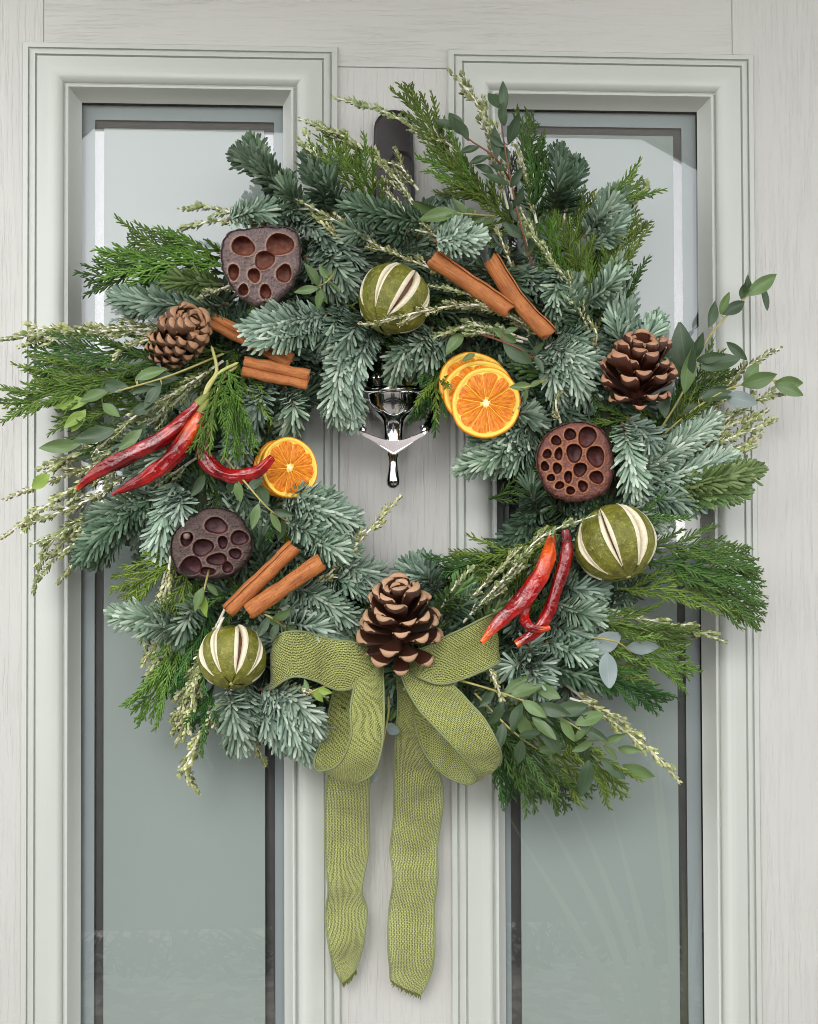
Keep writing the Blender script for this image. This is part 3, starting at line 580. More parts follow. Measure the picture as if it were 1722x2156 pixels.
# named fir sprigs, (base ... tip)
for k_, pts in (
    ('d', [(640, 430), (580, 385), (540, 350), (500, 325)]), ('d', [(590, 395), (555, 355), (530, 300)]), ('d', [(700, 450), (668, 390), (655, 325)]), ('d', [(720, 440), (690, 385), (685, 345)]), ('d', [(650, 460), (610, 410), (590, 370)]),
    ('b', [(600, 455), (660, 480), (720, 520), (765, 555)]), ('b', [(560, 440), (620, 440), (680, 450)]), ('b', [(660, 500), (710, 560), (740, 610)]), ('b', [(640, 540), (690, 590), (725, 640)]), ('b', [(480, 462), (540, 445), (600, 450)]),
    ('d', [(900, 470), (830, 455), (760, 440), (720, 435)]), ('d', [(880, 500), (830, 490), (780, 480)]), ('b', [(800, 500), (750, 490), (700, 500)]),
    ('g', [(470, 600), (390, 595), (320, 590)]), ('b', [(430, 640), (340, 640), (250, 625)]), ('b', [(420, 610), (350, 620), (280, 650)]), ('d', [(480, 640), (420, 650), (360, 650)]),
    ('n', [(690, 660, -.095), (620, 676, -.120), (575, 686, -.126), (528, 690, -.120)]), ('n', [(680, 690, -.095), (620, 706, -.118), (585, 710, -.124), (540, 714, -.118)]), ('n', [(650, 650, -.095), (615, 662, -.115), (565, 668, -.118)]),
    ('n', [(790, 690), (760, 740), (735, 810), (742, 885)]), ('n', [(750, 690), (720, 760), (705, 830), (715, 880)]), ('b', [(770, 660), (740, 700), (700, 760)]),
    ('b', [(910, 690), (880, 730), (835, 770)]), ('b', [(950, 700), (900, 750), (870, 785)]), ('b', [(880, 700), (850, 740), (830, 790)]),
    ('s', [(915, 508, -.122), (950, 502, -.134), (985, 500, -.134), (1010, 500, -.126)]), ('s', [(925, 505, -.122), (950, 490, -.130), (975, 476, -.126)]), ('s', [(920, 512, -.122), (955, 515, -.132), (995, 516, -.126)]),
    ('d', [(1160, 450), (1175, 390), (1178, 320)]), ('d', [(1180, 460), (1200, 400), (1210, 345)]), ('b', [(1230, 500), (1270, 450), (1300, 405)]), ('b', [(1240, 520), (1290, 480), (1305, 430)]),
    ('n', [(1160, 720), (1185, 755), (1215, 800), (1245, 850)]), ('n', [(1155, 725), (1200, 745), (1260, 770)]), ('n', [(1150, 735), (1165, 790), (1185, 850)]), ('b', [(1170, 700), (1220, 715), (1265, 735)]),
    ('b', [(1310, 760), (1305, 710), (1290, 640)]), ('b', [(1320, 750), (1320, 690), (1310, 610)]), ('b', [(1330, 760), (1355, 720), (1385, 675)]), ('b', [(1230, 640), (1280, 600), (1305, 545)]),
    ('n', [(1310, 890), (1320, 930), (1330, 990), (1340, 1040)]), ('n', [(1320, 880), (1370, 930), (1380, 990)]), ('n', [(1300, 1010), (1370, 980), (1440, 930), (1500, 885)]), ('n', [(1310, 1030), (1390, 1010), (1460, 990), (1530, 960)]), ('n', [(1340, 1000), (1400, 960), (1460, 910)]),
    ('g', [(1380, 1040), (1460, 1020), (1530, 1005), (1590, 990)]), ('g', [(1400, 1060), (1480, 1040), (1560, 1035)]), ('b', [(1340, 1050), (1410, 1050), (1480, 1060)]), ('b', [(1290, 1060), (1350, 1090), (1400, 1100)]),
    ('b', [(1130, 910), (1080, 940), (1030, 965), (975, 985)]), ('b', [(1140, 930), (1090, 960), (1040, 985)]), ('b', [(1120, 890), (1060, 920), (1000, 945)]),
    ('n', [(370, 1010), (350, 1070), (335, 1130), (330, 1190)]), ('n', [(350, 1020), (310, 1070), (290, 1130)]), ('n', [(375, 1030), (380, 1070), (360, 1120)]),
    ('d', [(320, 1050), (260, 1090), (210, 1130), (170, 1175)]), ('d', [(300, 1080), (250, 1120), (200, 1180)]), ('b', [(310, 1040), (250, 1070), (195, 1100)]),
    ('b', [(380, 1290), (320, 1300), (245, 1295)]), ('b', [(400, 1330), (340, 1320), (290, 1310)]), ('b', [(420, 1260), (390, 1310), (370, 1350)]),
    ('n', [(590, 1060), (640, 1065), (690, 1080), (745, 1100)]), ('b', [(600, 1100), (650, 1120), (705, 1150)]), ('b', [(590, 1030), (640, 1045), (700, 1060)]), ('b', [(640, 1130), (690, 1150), (740, 1165)]), ('b', [(600, 1080), (650, 1095), (720, 1130)]),
    ('b', [(600, 1230), (670, 1260), (730, 1300), (775, 1335)]), ('n', [(580, 1280), (640, 1290), (700, 1310), (760, 1345)]), ('n', [(590, 1310), (650, 1320), (710, 1335)]), ('b', [(680, 1210), (730, 1225), (790, 1240)]), ('n', [(700, 1180), (750, 1200), (800, 1215)]),
    ('b', [(920, 1240), (890, 1215), (850, 1195)]), ('b', [(920, 1250), (900, 1210), (890, 1180)]), ('d', [(940, 1300), (980, 1270), (1040, 1250)]), ('g', [(920, 1290), (960, 1250), (1000, 1210)]), ('g', [(1000, 1330), (1040, 1290), (1080, 1270)]),
    ('n', [(550, 1450), (590, 1490), (620, 1540), (645, 1590)]), ('n', [(560, 1440), (610, 1470), (650, 1510), (665, 1550)]), ('n', [(540, 1460), (560, 1510), (600, 1570)]), ('n', [(480, 1450), (490, 1500), (505, 1570)]), ('b', [(520, 1440), (520, 1500), (535, 1550)]),
    ('n', [(1110, 1395), (1110, 1420), (1095, 1455)]), ('n', [(1110, 1390), (1085, 1400), (1050, 1410)]), ('n', [(1112, 1390), (1145, 1400), (1175, 1420)]), ('n', [(1110, 1385), (1115, 1360), (1120, 1335)]), ('n', [(1112, 1392), (1130, 1425), (1150, 1450)]),
    ('b', [(1170, 1230), (1215, 1240), (1265, 1245)]), ('b', [(1170, 1270), (1220, 1290), (1275, 1300)]), ('b', [(1150, 1310), (1200, 1330), (1255, 1345)]), ('b', [(1150, 1350), (1210, 1370), (1270, 1375)]), ('b', [(1100, 1340), (1070, 1300), (1050, 1265)]), ('d', [(1150, 1400), (1220, 1420), (1300, 1440)]),
    ('b', [(480, 880), (500, 930), (510, 980)]), ('n', [(560, 800), (545, 850), (520, 900)]), ('n', [(540, 900), (500, 940), (470, 990)]), ('b', [(600, 820), (620, 860), (600, 910)]), ('b', [(330, 890), (280, 930), (240, 970)]), ('b', [(400, 930), (340, 960), (290, 1010)]),
    ('b', [(1040, 880), (1100, 870), (1140, 890)]), ('d', [(1130, 1080), (1120, 1040), (1115, 990)]), ('d', [(1200, 1090), (1160, 1060), (1120, 1030)]), ('b', [(720, 640), (700, 690), (680, 740)]), ('d', [(1110, 650), (1150, 610), (1190, 560)]), ('b', [(1150, 680), (1190, 640), (1225, 590)]), ('b', [(1090, 560), (1130, 600), (1180, 625)]), ('d', [(1050, 560), (1090, 600), (1120, 650)]), ('b', [(1180, 560), (1170, 620), (1180, 680)]), ('d', [(1230, 700), (1210, 640), (1200, 590)])):
    y0 = -.082+wob(.006)
    fir(pts, y0, y0+.004+wob(.006), .022, m={'d': FIRD, 'b': FIR, 'g': FIRG, 'n': FIRL, 's': FIRL}[k_], dens=1950 if k_ != 'd' else 1700, L=.0172 if k_ == 'n' else (.0125 if k_ == 's' else .0160))
# named cedar sprays
for k_, pts in (
    ('g', [(1060, 460), (1000, 390), (930, 300), (847, 183)]), ('g', [(1050, 440), (980, 380), (900, 320)]), ('g', [(1080, 470), (1020, 420), (950, 390)]), ('d', [(1130, 480), (1120, 380), (1113, 240)]), ('d', [(1120, 470), (1130, 390), (1140, 300)]), ('g', [(770, 440), (730, 370), (692, 285)]), ('g', [(800, 450), (770, 380), (745, 330)]),
    ('g', [(1210, 640), (1200, 540), (1195, 450), (1185, 360)]), ('g', [(1230, 620), (1220, 520), (1225, 410)]), ('g', [(1200, 620), (1160, 530), (1155, 440)]), ('g', [(1260, 690), (1280, 600), (1310, 520), (1345, 452)]), ('y', [(1230, 480), (1290, 425), (1350, 385)]), ('g', [(1240, 680), (1250, 590), (1290, 500)]), ('d', [(1280, 700), (1300, 630), (1320, 560)]),
    ('g', [(490, 545), (400, 535), (320, 520), (272, 512)]), ('g', [(480, 560), (380, 555), (290, 555), (212, 556)]), ('d', [(480, 575), (370, 580), (270, 580), (183, 598)]), ('g', [(470, 530), (400, 520), (350, 500)]),
    ('d', [(380, 735), (250, 740), (150, 750), (62, 738)]), ('d', [(360, 760), (280, 770), (215, 830)]), ('d', [(400, 780), (320, 800), (250, 800)]),
    ('g', [(330, 805), (220, 810), (110, 830), (10, 855)]), ('g', [(300, 800), (200, 795), (130, 795), (72, 793)]), ('y', [(310, 850), (220, 860), (120, 880)]), ('d', [(310, 900), (230, 910), (160, 890)]),
    ('g', [(478, 760, -.115), (488, 830, -.132), (498, 900, -.132), (500, 960, -.126)]), ('g', [(468, 790, -.115), (455, 850, -.134), (435, 900, -.134), (415, 945, -.128)]), ('y', [(500, 760), (520, 830), (530, 910)]), ('g', [(510, 730), (470, 745), (390, 765)]), ('g', [(460, 760), (430, 790), (400, 830)]),
    ('g', [(420, 1150), (340, 1190), (260, 1255)]), ('g', [(430, 1200), (390, 1310), (350, 1410), (288, 1515)]), ('d', [(420, 1220), (390, 1330), (340, 1450)]), ('g', [(400, 1190), (370, 1280), (300, 1310)]), ('d', [(440, 1260), (420, 1360), (390, 1470)]), ('d', [(520, 1200), (490, 1250), (470, 1290)]), ('d', [(450, 1440), (430, 1500), (400, 1530)]),
    ('d', [(1350, 1150), (1430, 1150), (1500, 1160), (1590, 1180)]), ('d', [(1350, 1180), (1440, 1190), (1520, 1210), (1600, 1220)]), ('d', [(1340, 1210), (1440, 1215), (1540, 1260), (1600, 1310)]), ('y', [(1300, 1240), (1400, 1240), (1500, 1260), (1560, 1300)]), ('d', [(1330, 1100), (1370, 1085), (1425, 1065)]),
    ('y', [(1180, 1340), (1270, 1350), (1360, 1370), (1450, 1425)]), ('y', [(1200, 1310), (1290, 1310), (1370, 1330), (1440, 1350)]), ('d', [(1200, 1400), (1290, 1430), (1395, 1480)]), ('g', [(1220, 1390), (1300, 1400), (1360, 1420)]),
    ('d', [(1050, 1500), (1100, 1570), (1150, 1630), (1195, 1698)]), ('d', [(1030, 1520), (1080, 1590), (1110, 1640), (1140, 1685)]), ('y', [(1080, 1490), (1140, 1560), (1190, 1610), (1220, 1670)]), ('d', [(1000, 1530), (1050, 1590), (1080, 1680)]), ('g', [(1150, 1520), (1230, 1580), (1310, 1675)]), ('d', [(1090, 1480), (1170, 1520), (1230, 1570)]), ('d', [(1020, 1500), (1050, 1550), (1070, 1620)]),
    ('g', [(1390, 910), (1440, 850), (1490, 800), (1525, 775)]), ('d', [(1370, 900), (1420, 850), (1450, 790)]), ('g', [(1400, 920), (1440, 880), (1470, 840)]), ('g', [(1400, 895), (1320, 885), (1230, 880)]),
    ('g', [(1190, 1100), (1120, 1160), (1040, 1170), (950, 1200)]), ('g', [(1180, 1110), (1090, 1190), (1010, 1210), (920, 1250)]), ('d', [(1180, 1130), (1100, 1210), (1020, 1250)]), ('g', [(1200, 1080), (1180, 1060), (1160, 1080)]), ('d', [(1020, 1180), (960, 1195), (915, 1220)]),
    ('d', [(930, 730), (910, 800), (880, 880)]), ('g', [(930, 770), (915, 820), (905, 850)]), ('d', [(1030, 1050), (1090, 1030), (1130, 1010)])):
    y0 = -.070+wob(.008)
    cedar(pts, y0, y0+.012, .022, m={'d': CEDARD, 'g': CEDAR, 'y': CEDARY}[k_], maxlen=.046, gap=.0074)
# named pale heath sprigs
for k_, pts, y0, y1 in (
    ('p', [(1070, 440), (1040, 330), (1005, 220), (945, 148)], -.075, -.06), ('p', [(960, 340), (880, 275), (800, 232), (698, 204)], -.075, -.06), ('p', [(870, 430), (800, 345), (720, 285), (628, 250)], -.085, -.06), ('p', [(880, 440), (830, 370), (780, 320), (690, 285)], -.085, -.065), ('p', [(860, 450), (800, 390), (740, 330)], -.08, -.07), ('p', [(1000, 360), (940, 300), (880, 290)], -.08, -.07), ('p', [(880, 400), (840, 350), (790, 340)], -.085, -.08),
    ('p', [(1255, 705), (1200, 600), (1140, 520), (1095, 440)], -.085, -.10), ('p', [(1250, 720), (1210, 640), (1140, 600)], -.09, -.10), ('p', [(1090, 590), (1065, 530), (1045, 475)], -.08, -.09), ('p', [(1120, 560), (1105, 500), (1090, 445)], -.08, -.09),
    ('p', [(1130, 695), (960, 590), (800, 520), (690, 455), (592, 403)], -.088, -.105), ('p', [(1080, 640), (980, 590), (900, 560)], -.09, -.10), ('p', [(760, 530), (700, 490), (650, 440)], -.095, -.10), ('p', [(1120, 700), (1000, 625), (900, 600)], -.085, -.10), ('p', [(1150, 710), (1060, 660), (960, 640)], -.09, -.10),
    ('p', [(1130, 690), (1010, 643), (890, 655), (800, 680), (752, 682)], -.09, -.152), ('p', [(1110, 715), (1000, 685), (890, 720)], -.09, -.10), ('p', [(1100, 720), (1020, 700), (940, 690)], -.09, -.10), ('p', [(960, 520), (900, 490), (840, 480)], -.09, -.10),
    ('p', [(580, 470), (500, 450), (440, 437), (378, 440)], -.075, -.055), ('p', [(590, 480), (490, 465), (420, 470), (360, 492)], -.075, -.055), ('p', [(500, 595), (450, 615), (392, 642)], -.09, -.095),
    ('p', [(380, 690), (250, 695), (120, 700), (0, 715)], -.085, -.06), ('p', [(350, 700), (220, 705), (110, 690), (30, 705)], -.08, -.06), ('p', [(340, 705), (260, 735), (205, 772)], -.08, -.07),
    ('p', [(470, 760), (380, 820), (280, 880), (195, 955)], -.10, -.10), ('p', [(440, 780), (340, 850), (250, 900)], -.10, -.09), ('p', [(420, 800), (330, 880), (240, 940), (180, 1000)], -.09, -.08),
    ('g', [(350, 900), (220, 970), (110, 1010), (12, 1050)], -.075, -.05), ('g', [(360, 910), (200, 1000), (90, 1070), (5, 1132)], -.075, -.045), ('g', [(370, 960), (250, 1050), (150, 1110), (62, 1148)], -.08, -.05), ('g', [(330, 1000), (200, 1080), (100, 1150), (70, 1248)], -.075, -.045), ('g', [(420, 960), (300, 1040), (200, 1100), (138, 1208)], -.085, -.055), ('g', [(300, 940), (190, 960), (70, 990)], -.07, -.05), ('g', [(260, 980), (180, 1020), (110, 1060)], -.07, -.05), ('g', [(260, 1050), (170, 1110), (100, 1170)], -.07, -.05),
    ('p', [(370, 1150), (350, 1280), (330, 1370), (315, 1452)], -.085, -.055), ('p', [(365, 1180), (340, 1270), (325, 1330)], -.085, -.06), ('p', [(475, 1280), (430, 1370), (390, 1460), (362, 1545)], -.10, -.06), ('p', [(460, 1310), (420, 1400), (400, 1500), (385, 1560)], -.095, -.06), ('p', [(450, 1380), (425, 1450), (410, 1500)], -.08, -.06), ('p', [(490, 1440), (430, 1530), (392, 1620), (418, 1670)], -.07, -.05), ('g', [(500, 1450), (530, 1540), (560, 1615)], -.07, -.05), ('g', [(480, 1450), (470, 1520), (480, 1570)], -.06, -.05),
    ('p', [(640, 1265), (710, 1190), (770, 1125), (843, 1045)], -.085, -.09), ('g', [(600, 1230), (660, 1180), (730, 1150)], -.09, -.08),
    ('p', [(1190, 1440), (1290, 1520), (1380, 1590), (1432, 1648)], -.07, -.05), ('p', [(1220, 1285), (1330, 1300), (1430, 1318), (1530, 1352)], -.075, -.05), ('p', [(1270, 1300), (1330, 1320), (1380, 1350)], -.075, -.05), ('p', [(1030, 1405), (1045, 1440), (1058, 1475)], -.11, -.115), ('g', [(1000, 1500), (1040, 1550), (1050, 1580)], -.08, -.08),
    ('p', [(1430, 890), (1510, 830), (1570, 775), (1642, 733)], -.075, -.05), ('p', [(1440, 950), (1520, 890), (1590, 840), (1650, 830)], -.075, -.05), ('p', [(1420, 990), (1500, 940), (1580, 905), (1635, 885)], -.075, -.05), ('p', [(1430, 1010), (1510, 965), (1600, 920)], -.07, -.05), ('p', [(1440, 930), (1500, 870), (1550, 800)], -.075, -.05), ('p', [(1450, 970), (1530, 900), (1600, 870)], -.075, -.05), ('p', [(1430, 970), (1520, 930), (1620, 860)], -.075, -.05),
    ('g', [(975, 1310), (1060, 1220), (1140, 1130), (1258, 1083)], -.095, -.14), ('g', [(1000, 1290), (1080, 1210), (1150, 1110)], -.095, -.11), ('g', [(960, 1290), (1020, 1230), (1100, 1150)], -.09, -.10), ('g', [(930, 1280), (960, 1230), (1000, 1190)], -.09, -.09), ('g', [(1180, 890), (1170, 850), (1180, 820)], -.09, -.09), ('p', [(590, 1460), (640, 1450), (690, 1470)], -.09, -.10), ('g', [(1250, 740), (1255, 700), (1230, 660)], -.09, -.10),
    ('p', [(330, 880), (230, 930), (150, 960), (75, 1010)], -.08, -.055), ('g', [(310, 970), (210, 1040), (120, 1080), (40, 1110)], -.075, -.05), ('g', [(330, 1040), (240, 1110), (170, 1170), (120, 1230)], -.08, -.05), ('p', [(360, 680), (230, 690), (110, 710), (40, 730)], -.08, -.055), ('g', [(300, 780), (200, 800), (100, 830)], -.075, -.055),
    ('p', [(1080, 420), (1050, 300), (1020, 240), (985, 175)], -.08, -.06), ('g', [(1180, 500), (1190, 420), (1170, 340)], -.08, -.07),
    ('p', [(1440, 1000), (1530, 960), (1590, 940)], -.075, -.05), ('g', [(1300, 1330), (1380, 1330), (1470, 1340)], -.075, -.05), ('p', [(1200, 1470), (1280, 1500), (1360, 1560)], -.08, -.055), ('p', [(350, 1200), (320, 1310), (300, 1400)], -.08, -.055), ('g', [(440, 1400), (400, 1480), (370, 1570)], -.08, -.055), ('p', [(500, 1430, -.08), (440, 1530, -.07), (398, 1610, -.055), (416, 1668, -.05)], -.08, -.05), ('p', [(360, 1170, -.095), (340, 1290, -.085), (322, 1380, -.07), (312, 1456, -.06)], -.09, -.06), ('p', [(470, 1300, -.115), (425, 1390, -.10), (385, 1470, -.075), (360, 1548, -.06)], -.1, -.06), ('g', [(300, 1060), (200, 1120), (120, 1170), (78, 1225)], -.08, -.05), ('p', [(700, 400), (660, 330), (640, 270)], -.08, -.06), ('g', [(1130, 470), (1110, 380), (1080, 300)], -.085, -.075), ('p', [(1330, 470), (1340, 420), (1365, 385)], -.07, -.055)):
    heath(pts, y0, y1, .012, m=HEATH if k_ == 'p' else HEATHG)
# ------------------------------------------------------------------ eucalyptus sprigs
euc([(1130, 590), (1095, 470), (1070, 350), (1055, 250), (1060, 185)], [(1062, 235, 1060, 172, 'd'), (1055, 230, 1028, 188, 'd'), (1062, 265, 1058, 215, 'd'), (1070, 305, 1092, 236, 'd'), (1055, 262, 1060, 215, 'd'), (1062, 310, 1028, 285, 'd'), (1072, 345, 1048, 298, 'd'), (1068, 360, 1030, 350, 'd'), (1075, 395, 1100, 352, 'd'), (1072, 390, 1012, 370, 'd'), (1080, 440, 1108, 395, 'd'), (1090, 470, 1070, 420, 'd'), (1100, 500, 1060, 470, 'd'), (1110, 540, 1128, 480, 'd')], -.085, -.085, sm=ESTEMR)
euc([(1075, 380), (1040, 330), (990, 295), (955, 262)], [(985, 297, 960, 240, 'd'), (965, 275, 910, 253, 'd'), (975, 285, 945, 232, 'd'), (1010, 310, 965, 322, 'd'), (1030, 330, 985, 345, 'd'), (1045, 335, 1038, 268, 'd'), (1040, 365, 1000, 345, 'd')], -.09, -.085, sm=ESTEMR)
euc([(1040, 455), (980, 450), (930, 445)], [(940, 452, 866, 430, 'g'), (965, 447, 880, 462, 'g'), (975, 452, 920, 478, 'g'), (985, 452, 950, 420, 'g'), (1000, 440, 955, 460, 'g'), (1020, 455, 985, 468, 'g'), (1040, 460, 1012, 475, 'g')], -.095, -.09, sm=ESTEM)
euc([(712, 560), (690, 592), (665, 605)], [(672, 605, 640, 552, 'g'), (672, 606, 620, 617, 'g'), (675, 608, 672, 655, 'g'), (690, 590, 712, 618, 'g'), (690, 585, 668, 556, 'g'), (680, 598, 700, 565, 'g'), (668, 604, 690, 640, 'g')], -.10, -.11)
euc([(1390, 905), (1435, 830), (1480, 730), (1530, 665), (1600, 600)], [(1570, 622, 1637, 577, 'g'), (1565, 625, 1582, 573, 'd'), (1560, 630, 1580, 590, 'd'), (1520, 662, 1570, 635, 'd'), (1517, 662, 1535, 615, 'g'), (1490, 690, 1508, 632, 'd'), (1450, 800, 1425, 682, 'd'), (1455, 775, 1450, 700, 'd'), (1440, 830, 1452, 730, 'g'), (1462, 755, 1480, 700, 'd'), (1465, 760, 1530, 745, 'd'), (1475, 775, 1560, 748, 'd'), (1440, 800, 1400, 752, 'd'), (1400, 880, 1395, 820, 'd'), (1605, 600, 1612, 655, 'd', .0), (1530, 720, 1570, 758, 'd')], -.09, -.055)
euc([(1380, 930), (1450, 870), (1530, 820), (1590, 805), (1650, 800)], [(1560, 810, 1640, 790, 'g'), (1565, 800, 1605, 765, 'g'), (1630, 805, 1695, 808, 'g'), (1632, 810, 1692, 830, 'g'), (1470, 840, 1550, 828, 'd'), (1475, 835, 1530, 815, 'd'), (1530, 835, 1595, 850, 's'), (1430, 875, 1480, 850, 'd'), (1420, 900, 1445, 830, 'd'), (1400, 930, 1420, 870, 'd')], -.085, -.055)
euc([(1000, 700), (1060, 720), (1110, 745), (1150, 790)], [(1040, 695, 1088, 722, 'g'), (1010, 690, 1062, 705, 'g'), (1060, 700, 1090, 690, 'g'), (1120, 745, 1148, 720, 'd'), (1125, 750, 1145, 785, 'd'), (1000, 745, 972, 760, 'g'), (975, 700, 940, 740, 'g'), (1060, 725, 1120, 765, 'd')], -.10, -.10, sm=ESTEMR)
euc([(1150, 800), (1110, 815), (1085, 815)], [(1120, 812, 1072, 815, 'g'), (1115, 815, 1140, 800, 'g'), (1110, 818, 1105, 845, 'g')], -.11, -.125)
euc([(470, 745), (360, 790), (260, 820), (150, 850)], [(290, 800, 370, 790, 'd'), (285, 798, 350, 775, 'g'), (270, 815, 205, 810, 'd'), (250, 820, 290, 845, 'd'), (230, 825, 165, 845, 'g'), (185, 848, 105, 850, 'y', .01), (215, 850, 255, 880, 'g'), (180, 850, 130, 880, 'd'), (330, 800, 280, 825, 'd'), (340, 810, 300, 860, 'd'), (180, 862, 150, 910, 'y'), (178, 865, 135, 900, 'y'), (245, 905, 155, 930, 'd'), (170, 935, 85, 942, 'g'), (300, 900, 250, 950, 'g'), (310, 890, 265, 930, 'd'), (200, 955, 160, 965, 'd'), (105, 1000, 60, 1030, 'y'), (280, 870, 320, 850, 'd')], -.112, -.085)
euc([(470, 960), (520, 1020), (570, 1075), (620, 1105)], [(545, 1060, 530, 1115, 'g'), (560, 1065, 545, 1010, 'd'), (570, 1080, 590, 1120, 'g'), (575, 1075, 620, 1085, 'd'), (520, 1030, 555, 1005, 'd'), (500, 1000, 470, 1040, 'd'), (600, 1095, 585, 1140, 'd'), (500, 1010, 505, 1060, 'g'), (430, 1000, 405, 1045, 'd'), (610, 1100, 660, 1105, 'd')], -.105, -.10)
euc([(610, 1330), (570, 1300), (545, 1290)], [(560, 1295, 590, 1320, 'g'), (565, 1300, 545, 1340, 'd'), (575, 1305, 610, 1290, 'g'), (585, 1310, 570, 1350, 'd'), (600, 1320, 640, 1330, 'g'), (600, 1330, 590, 1375, 'g')], -.095, -.105)
euc([(440, 1200), (430, 1240), (425, 1270)], [(430, 1235, 405, 1290, 'g'), (428, 1250, 428, 1300, 'y'), (435, 1230, 460, 1255, 'g')], -.10, -.10)
euc([(500, 1440), (480, 1520), (490, 1570)], [(480, 1500, 475, 1560, 'd'), (485, 1530, 485, 1600, 'd'), (490, 1540, 500, 1590, 'd'), (470, 1480, 455, 1530, 'd')], -.07, -.055)
euc([(700, 1440), (660, 1455), (640, 1470)], [(665, 1450, 700, 1460, 'y'), (660, 1452, 680, 1480, 'y'), (650, 1455, 640, 1430, 'g')], -.10, -.10)
euc([(960, 1430), (1060, 1460), (1160, 1500), (1260, 1560), (1300, 1580)], [(1060, 1460, 1110, 1425, 'g'), (1075, 1465, 1140, 1440, 'g'), (1100, 1475, 1150, 1510, 'g'), (1130, 1485, 1200, 1505, 'd'), (1160, 1500, 1240, 1485, 'd'), (1180, 1510, 1210, 1560, 'g'), (1210, 1525, 1275, 1500, 'g'), (1220, 1530, 1280, 1560, 'd'), (1235, 1560, 1225, 1610, 'd'), (1250, 1560, 1200, 1580, 'g'), (1265, 1560, 1320, 1545, 'g'), (1300, 1575, 1350, 1580, 'g'), (1270, 1570, 1300, 1600, 'g'), (1310, 1610, 1380, 1640, 'g', 0), (1265, 1600, 1320, 1640, 'd'), (1240, 1600, 1225, 1680, 'd', 0), (1290, 1600, 1290, 1640, 'g'), (1100, 1480, 1070, 1540, 'd'), (1090, 1500, 1120, 1560, 'g'), (1120, 1510, 1170, 1560, 'g'), (1040, 1455, 1010, 1490, 'd'), (1140, 1520, 1180, 1590, 'd'), (1060, 1480, 1030, 1530, 'd'), (1210, 1560, 1245, 1520, 'g'), (1180, 1470, 1120, 1440, 'g')], -.105, -.075, sm=ESTEM)
euc([(1000, 1460), (1080, 1540), (1150, 1590)], [(1040, 1510, 1090, 1505, 'd'), (1060, 1520, 1050, 1580, 'd'), (1090, 1550, 1140, 1545, 'd'), (1100, 1555, 1090, 1610, 'd'), (1020, 1490, 980, 1520, 'd'), (1130, 1580, 1180, 1580, 'g')], -.095, -.085)
euc([(1200, 1340), (1270, 1345), (1310, 1358), (1345, 1395)], [(1320, 1362, 1385, 1358, 's', 0), (1277, 1375, 1282, 1448, 's', 0), (1245, 1365, 1310, 1338, 's'), (1215, 1380, 1260, 1350, 's')], -.085, -.075)
euc([(810, 1430), (818, 1500), (790, 1640)], [(812, 1440, 830, 1425, 's'), (815, 1450, 820, 1490, 's'), (812, 1530, 840, 1540, 's'), (795, 1620, 775, 1650, 's')], -.06, -.035)

# ------------------------------------------------------------------ ribbon bow
def weave_mat():
    g = G('woven_ribbon'); u = g.co('UV'); v = g.co()
    wv = g.n('VectorMath', _operation='ADD'); g.set(wv.inputs[0], u); nz = g.n('TexNoise', Vector=u, Scale=.35, Detail=2.0); sc_ = g.n('VectorMath', _operation='SCALE', Scale=1.6); g.set(sc_.inputs[0], nz.outputs['Color']); g.set(wv.inputs[1], sc_.outputs[0])
    br = g.n('TexBrick', Vector=wv.outputs[0], Scale=1.0, Color1=(.140, .155, .022), Color2=(.070, .080, .008), Mortar=(.55, .58, .21)); br.offset = .5
    br.inputs['Brick Width'].default_value = 3.3; br.inputs['Row Height'].default_value = 1.75; br.inputs['Mortar Size'].default_value = .40; br.inputs['Mortar Smooth'].default_value = .35; br.inputs['Bias'].default_value = 0
    n = g.noise(u, .22, 3); c = g.mix(g.math('MULTIPLY', n, .35), br.outputs['Color'], (.36, .38, .11)); c = g.mix(g.math('MULTIPLY', g.noise(v, 40, 2), .25), c, (.22, .25, .06))
    g.p(Base__Color=c, Roughness=.8, Specular__IOR__Level=.2, Sheen__Weight=.2)
    g.bump(br.outputs['Fac'], .9, .0009)
    tr = g.n('BsdfTranslucent', Color=c); mx = g.nt.nodes.new('ShaderNodeMixShader'); mx.inputs[0].default_value = .22
    g.set(mx.inputs[1], g.b.outputs[0]); g.set(mx.inputs[2], tr.outputs[0])
    hole = g.n('BsdfTransparent'); m2 = g.nt.nodes.new('ShaderNodeMixShader'); g.set(m2.inputs[0], g.math('MULTIPLY', g.math('SUBTRACT', 1.0, br.outputs['Fac']), .30)); g.set(m2.inputs[1], mx.outputs[0]); g.set(m2.inputs[2], hole.outputs[0]); g.set(g.out.inputs[0], m2.outputs[0]); return g.m
WEAVE = weave_mat(); EDGE = simple('ribbon_edge_cord', (.20, .225, .10), .8, 0, .25, 900, .4)
bow = thing('ribbon_bow', P(840, 1420, -.08), 'olive green woven ribbon bow with two long frayed tails at the bottom of the wreath', 'bow')
